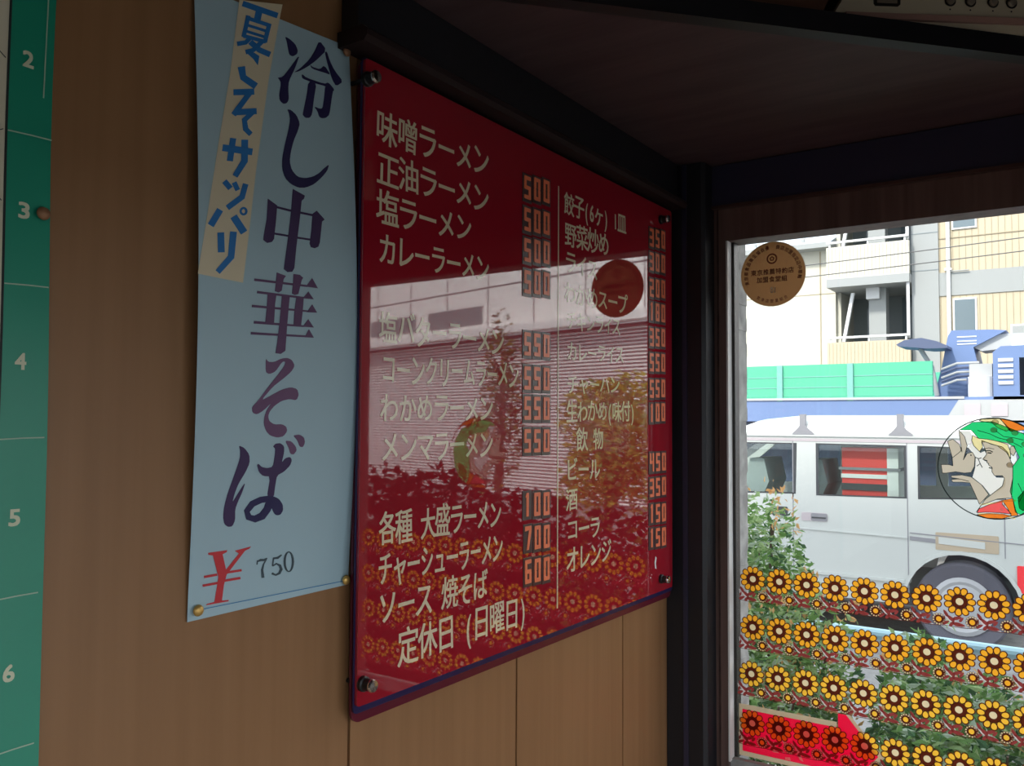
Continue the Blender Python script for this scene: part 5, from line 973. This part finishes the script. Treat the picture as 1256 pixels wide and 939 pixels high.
# ================================================================ planting
def leaves(mb, n, fn, size, mats, rnd, flat=0.5):
    for _ in range(n):
        p = Vector(fn(rnd)); s = size*rnd.uniform(0.6, 1.3)
        a = Vector((rnd.gauss(0, 1), rnd.gauss(0, 1), rnd.gauss(0, flat))).normalized(); q = Vector((rnd.gauss(0, 1), rnd.gauss(0, 1), rnd.gauss(0, 1)))
        c = a.cross(q).normalized(); u = a.cross(c)*0.12*s
        mb.raw([p-a*s*0.5, p+c*s*0.22+u, p+a*s*0.5, p-c*s*0.22+u], [(0, 1, 2), (0, 2, 3)], rnd.choice(mats))
def blob(cx, cy, cz, rx, ry, rz, shell=0.55):
    def fn(r):
        while True:
            v = Vector((r.uniform(-1, 1), r.uniform(-1, 1), r.uniform(-1, 1)))
            if shell*r.random() < v.length < 1: return (cx+v.x*rx, cy+v.y*ry, cz+v.z*rz)
    return fn
def shrub(name, label, blobs, n, size, mats, seed, tips=0, group=None, cat='shrub'):
    rd = random.Random(seed); cx, cy = blobs[0][0], blobs[0][1]
    t = thing(name, label, cat, (cx, cy, 0), group)
    b = MB(); tot = sum(q[3]*q[4]*q[5] for q in blobs)
    for q in blobs: leaves(b, int(n*q[3]*q[4]*q[5]/tot), blob(*q), size, mats, rd)
    f = b.build('foliage', t); f['kind'] = 'stuff'
    b = MB()
    for q in blobs:
        for k in range(4):
            a = Vector((q[0]+rd.uniform(-.3, .3)*q[3], q[1]+rd.uniform(-.3, .3)*q[4], 0)); e = Vector((q[0]+rd.uniform(-.7, .7)*q[3], q[1]+rd.uniform(-.7, .7)*q[4], q[2]+q[5]*0.6)); mid = (a+e)/2+Vector((rd.uniform(-.05, .05), rd.uniform(-.05, .05), 0))
            b.tube([a, mid, e], [0.012, 0.009, 0.003], 'bark', 6)
    b.build('stem', t)
    if tips:
        b = MB()
        for q in blobs[:3]:
            for k in range(tips//3):
                th = rd.uniform(0, 6.28); px_, py_ = q[0]+math.cos(th)*q[3]*rd.uniform(.3, 1.0), q[1]+math.sin(th)*q[4]*rd.uniform(.3, 1.0)
                z_ = q[2]+q[5]*math.sqrt(max(0, 1-((px_-q[0])/q[3])**2-((py_-q[1])/q[4])**2))
                leaves(b, 9, lambda r: (px_+r.gauss(0, .012), py_+r.gauss(0, .012), z_+r.uniform(-.03, .06)), size*0.75, ['leaf_rust', 'leaf_rust', 'leaf_pale'], rd, 1.5)
        s = b.build('young_shoots', t, label='rusty young shoots'); s['kind'] = 'stuff'
    return t
shrub('flowering_shrub', 'tall leafy shrub with rusty young shoots outside the left edge of the window', [(-0.35, 1.25, E-0.47, 0.21, 0.28, 0.26), (-0.13, 1.15, E-0.70, 0.17, 0.25, 0.22), (-0.10, 1.0, E-0.95, 0.16, 0.3, 0.26), (-0.42, 1.35, E-0.62, 0.30, 0.3, 0.34), (-0.20, 1.0, 0.55, 0.24, 0.35, 0.48)], 13000, 0.032, ['leaf_mid', 'leaf_pale', 'leaf_silver', 'leaf_mid', 'leaf_deep', 'leaf_pale'], 5, 60)
shrub('hedge_shrub', 'low dark green shrub below the window behind the flower strips, beside the pink arrow', [(0.19, 1.15, E-0.87, 0.12, 0.40, 0.30), (0.36, 1.10, E-0.93, 0.115, 0.40, 0.28), (0.27, 0.85, E-1.02, 0.20, 0.36, 0.34), (0.27, 0.9, 0.32, 0.20, 0.4, 0.4)], 15000, 0.036, ['leaf_mid', 'leaf_deep', 'leaf_silver', 'leaf_mid', 'leaf_pale'], 6, 12)
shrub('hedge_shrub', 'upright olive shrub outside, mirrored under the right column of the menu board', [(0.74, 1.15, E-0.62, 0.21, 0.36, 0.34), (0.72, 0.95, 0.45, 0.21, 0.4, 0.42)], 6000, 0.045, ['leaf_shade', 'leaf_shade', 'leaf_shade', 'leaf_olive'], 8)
shrub('hedge_shrub', 'rounded near-black hedge shrub added out of view to darken the lower left reflection in the menu board', [(1.30, 1.45, 0.80, 0.32, 0.42, 0.50), (1.80, 1.55, 0.85, 0.35, 0.42, 0.52), (2.3, 1.6, 0.85, 0.35, 0.42, 0.52), (1.30, 1.2, 0.4, 0.33, 0.3, 0.4), (1.9, 1.2, 0.4, 0.4, 0.3, 0.4), (1.20, 0.72, 0.50, 0.24, 0.32, 0.46), (1.65, 0.78, 0.52, 0.26, 0.34, 0.48)], 19000, 0.055, ['leaf_shade'], 9)  # hedge added out of view; near-black leaves keep the low reflection dark
def tree(label, x, y, h, r, n, size, mats, seed):
    rd = random.Random(seed); t = thing('street_tree', label, 'tree', (x, y, 0))
    b = MB(); b.tube([(x, y, 0), (x+0.03, y, h*0.35), (x-0.02, y, h*0.7), (x, y, h*0.95)], [0.07, 0.055, 0.035, 0.01], 'bark', 8)
    for k in range(10): a = rd.uniform(0, 6.28); z = h*rd.uniform(.35, .8); b.tube([(x, y, z), (x+math.cos(a)*r*.7, y+math.sin(a)*r*.7, z+r*.6)], [0.02, 0.006], 'bark', 6)
    b.build('trunk', t)
    b = MB()
    for k in range(7): a = k*0.9; leaves(b, n//7, blob(x+math.cos(a)*r*.45, y+math.sin(a)*r*.45, h*0.68+rd.uniform(-.25, .25)*h, r*.6, r*.6, h*0.22), size, mats, rd)
    s = b.build('crown', t); s['kind'] = 'stuff'; return t
tree('bushy yellow-green street tree reflected beside the prices in the menu board', 3.40, 6.2, 1.85, 0.55, 3600, 0.09, ['leaf_gold', 'leaf_olive', 'leaf_gold', 'leaf_mid'], 21)
tree('slim dark street tree reflected in the middle of the menu board', 4.75, 6.2, 2.6, 0.30, 1500, 0.07, ['leaf_deep', 'leaf_olive', 'bark'], 22)
# pale blue guard pipe along the planting
gp = thing('guard_pipe', 'pale blue horizontal guard pipe behind the low shrubs', 'guard rail', (0.3, 2.5, 0))
b = MB(); b.tube([(-3, 2.5, E-0.892), (0.62, 2.5, E-0.905)], 0.026, 'pipe_blue', 12); b.build('rail', gp)
for x in (-2.2, -0.9, 0.58):
    b = MB(); b.tube([(x, 2.5, 0), (x, 2.5, E-0.90)], 0.024, 'pipe_blue', 10); b.build('post', gp)
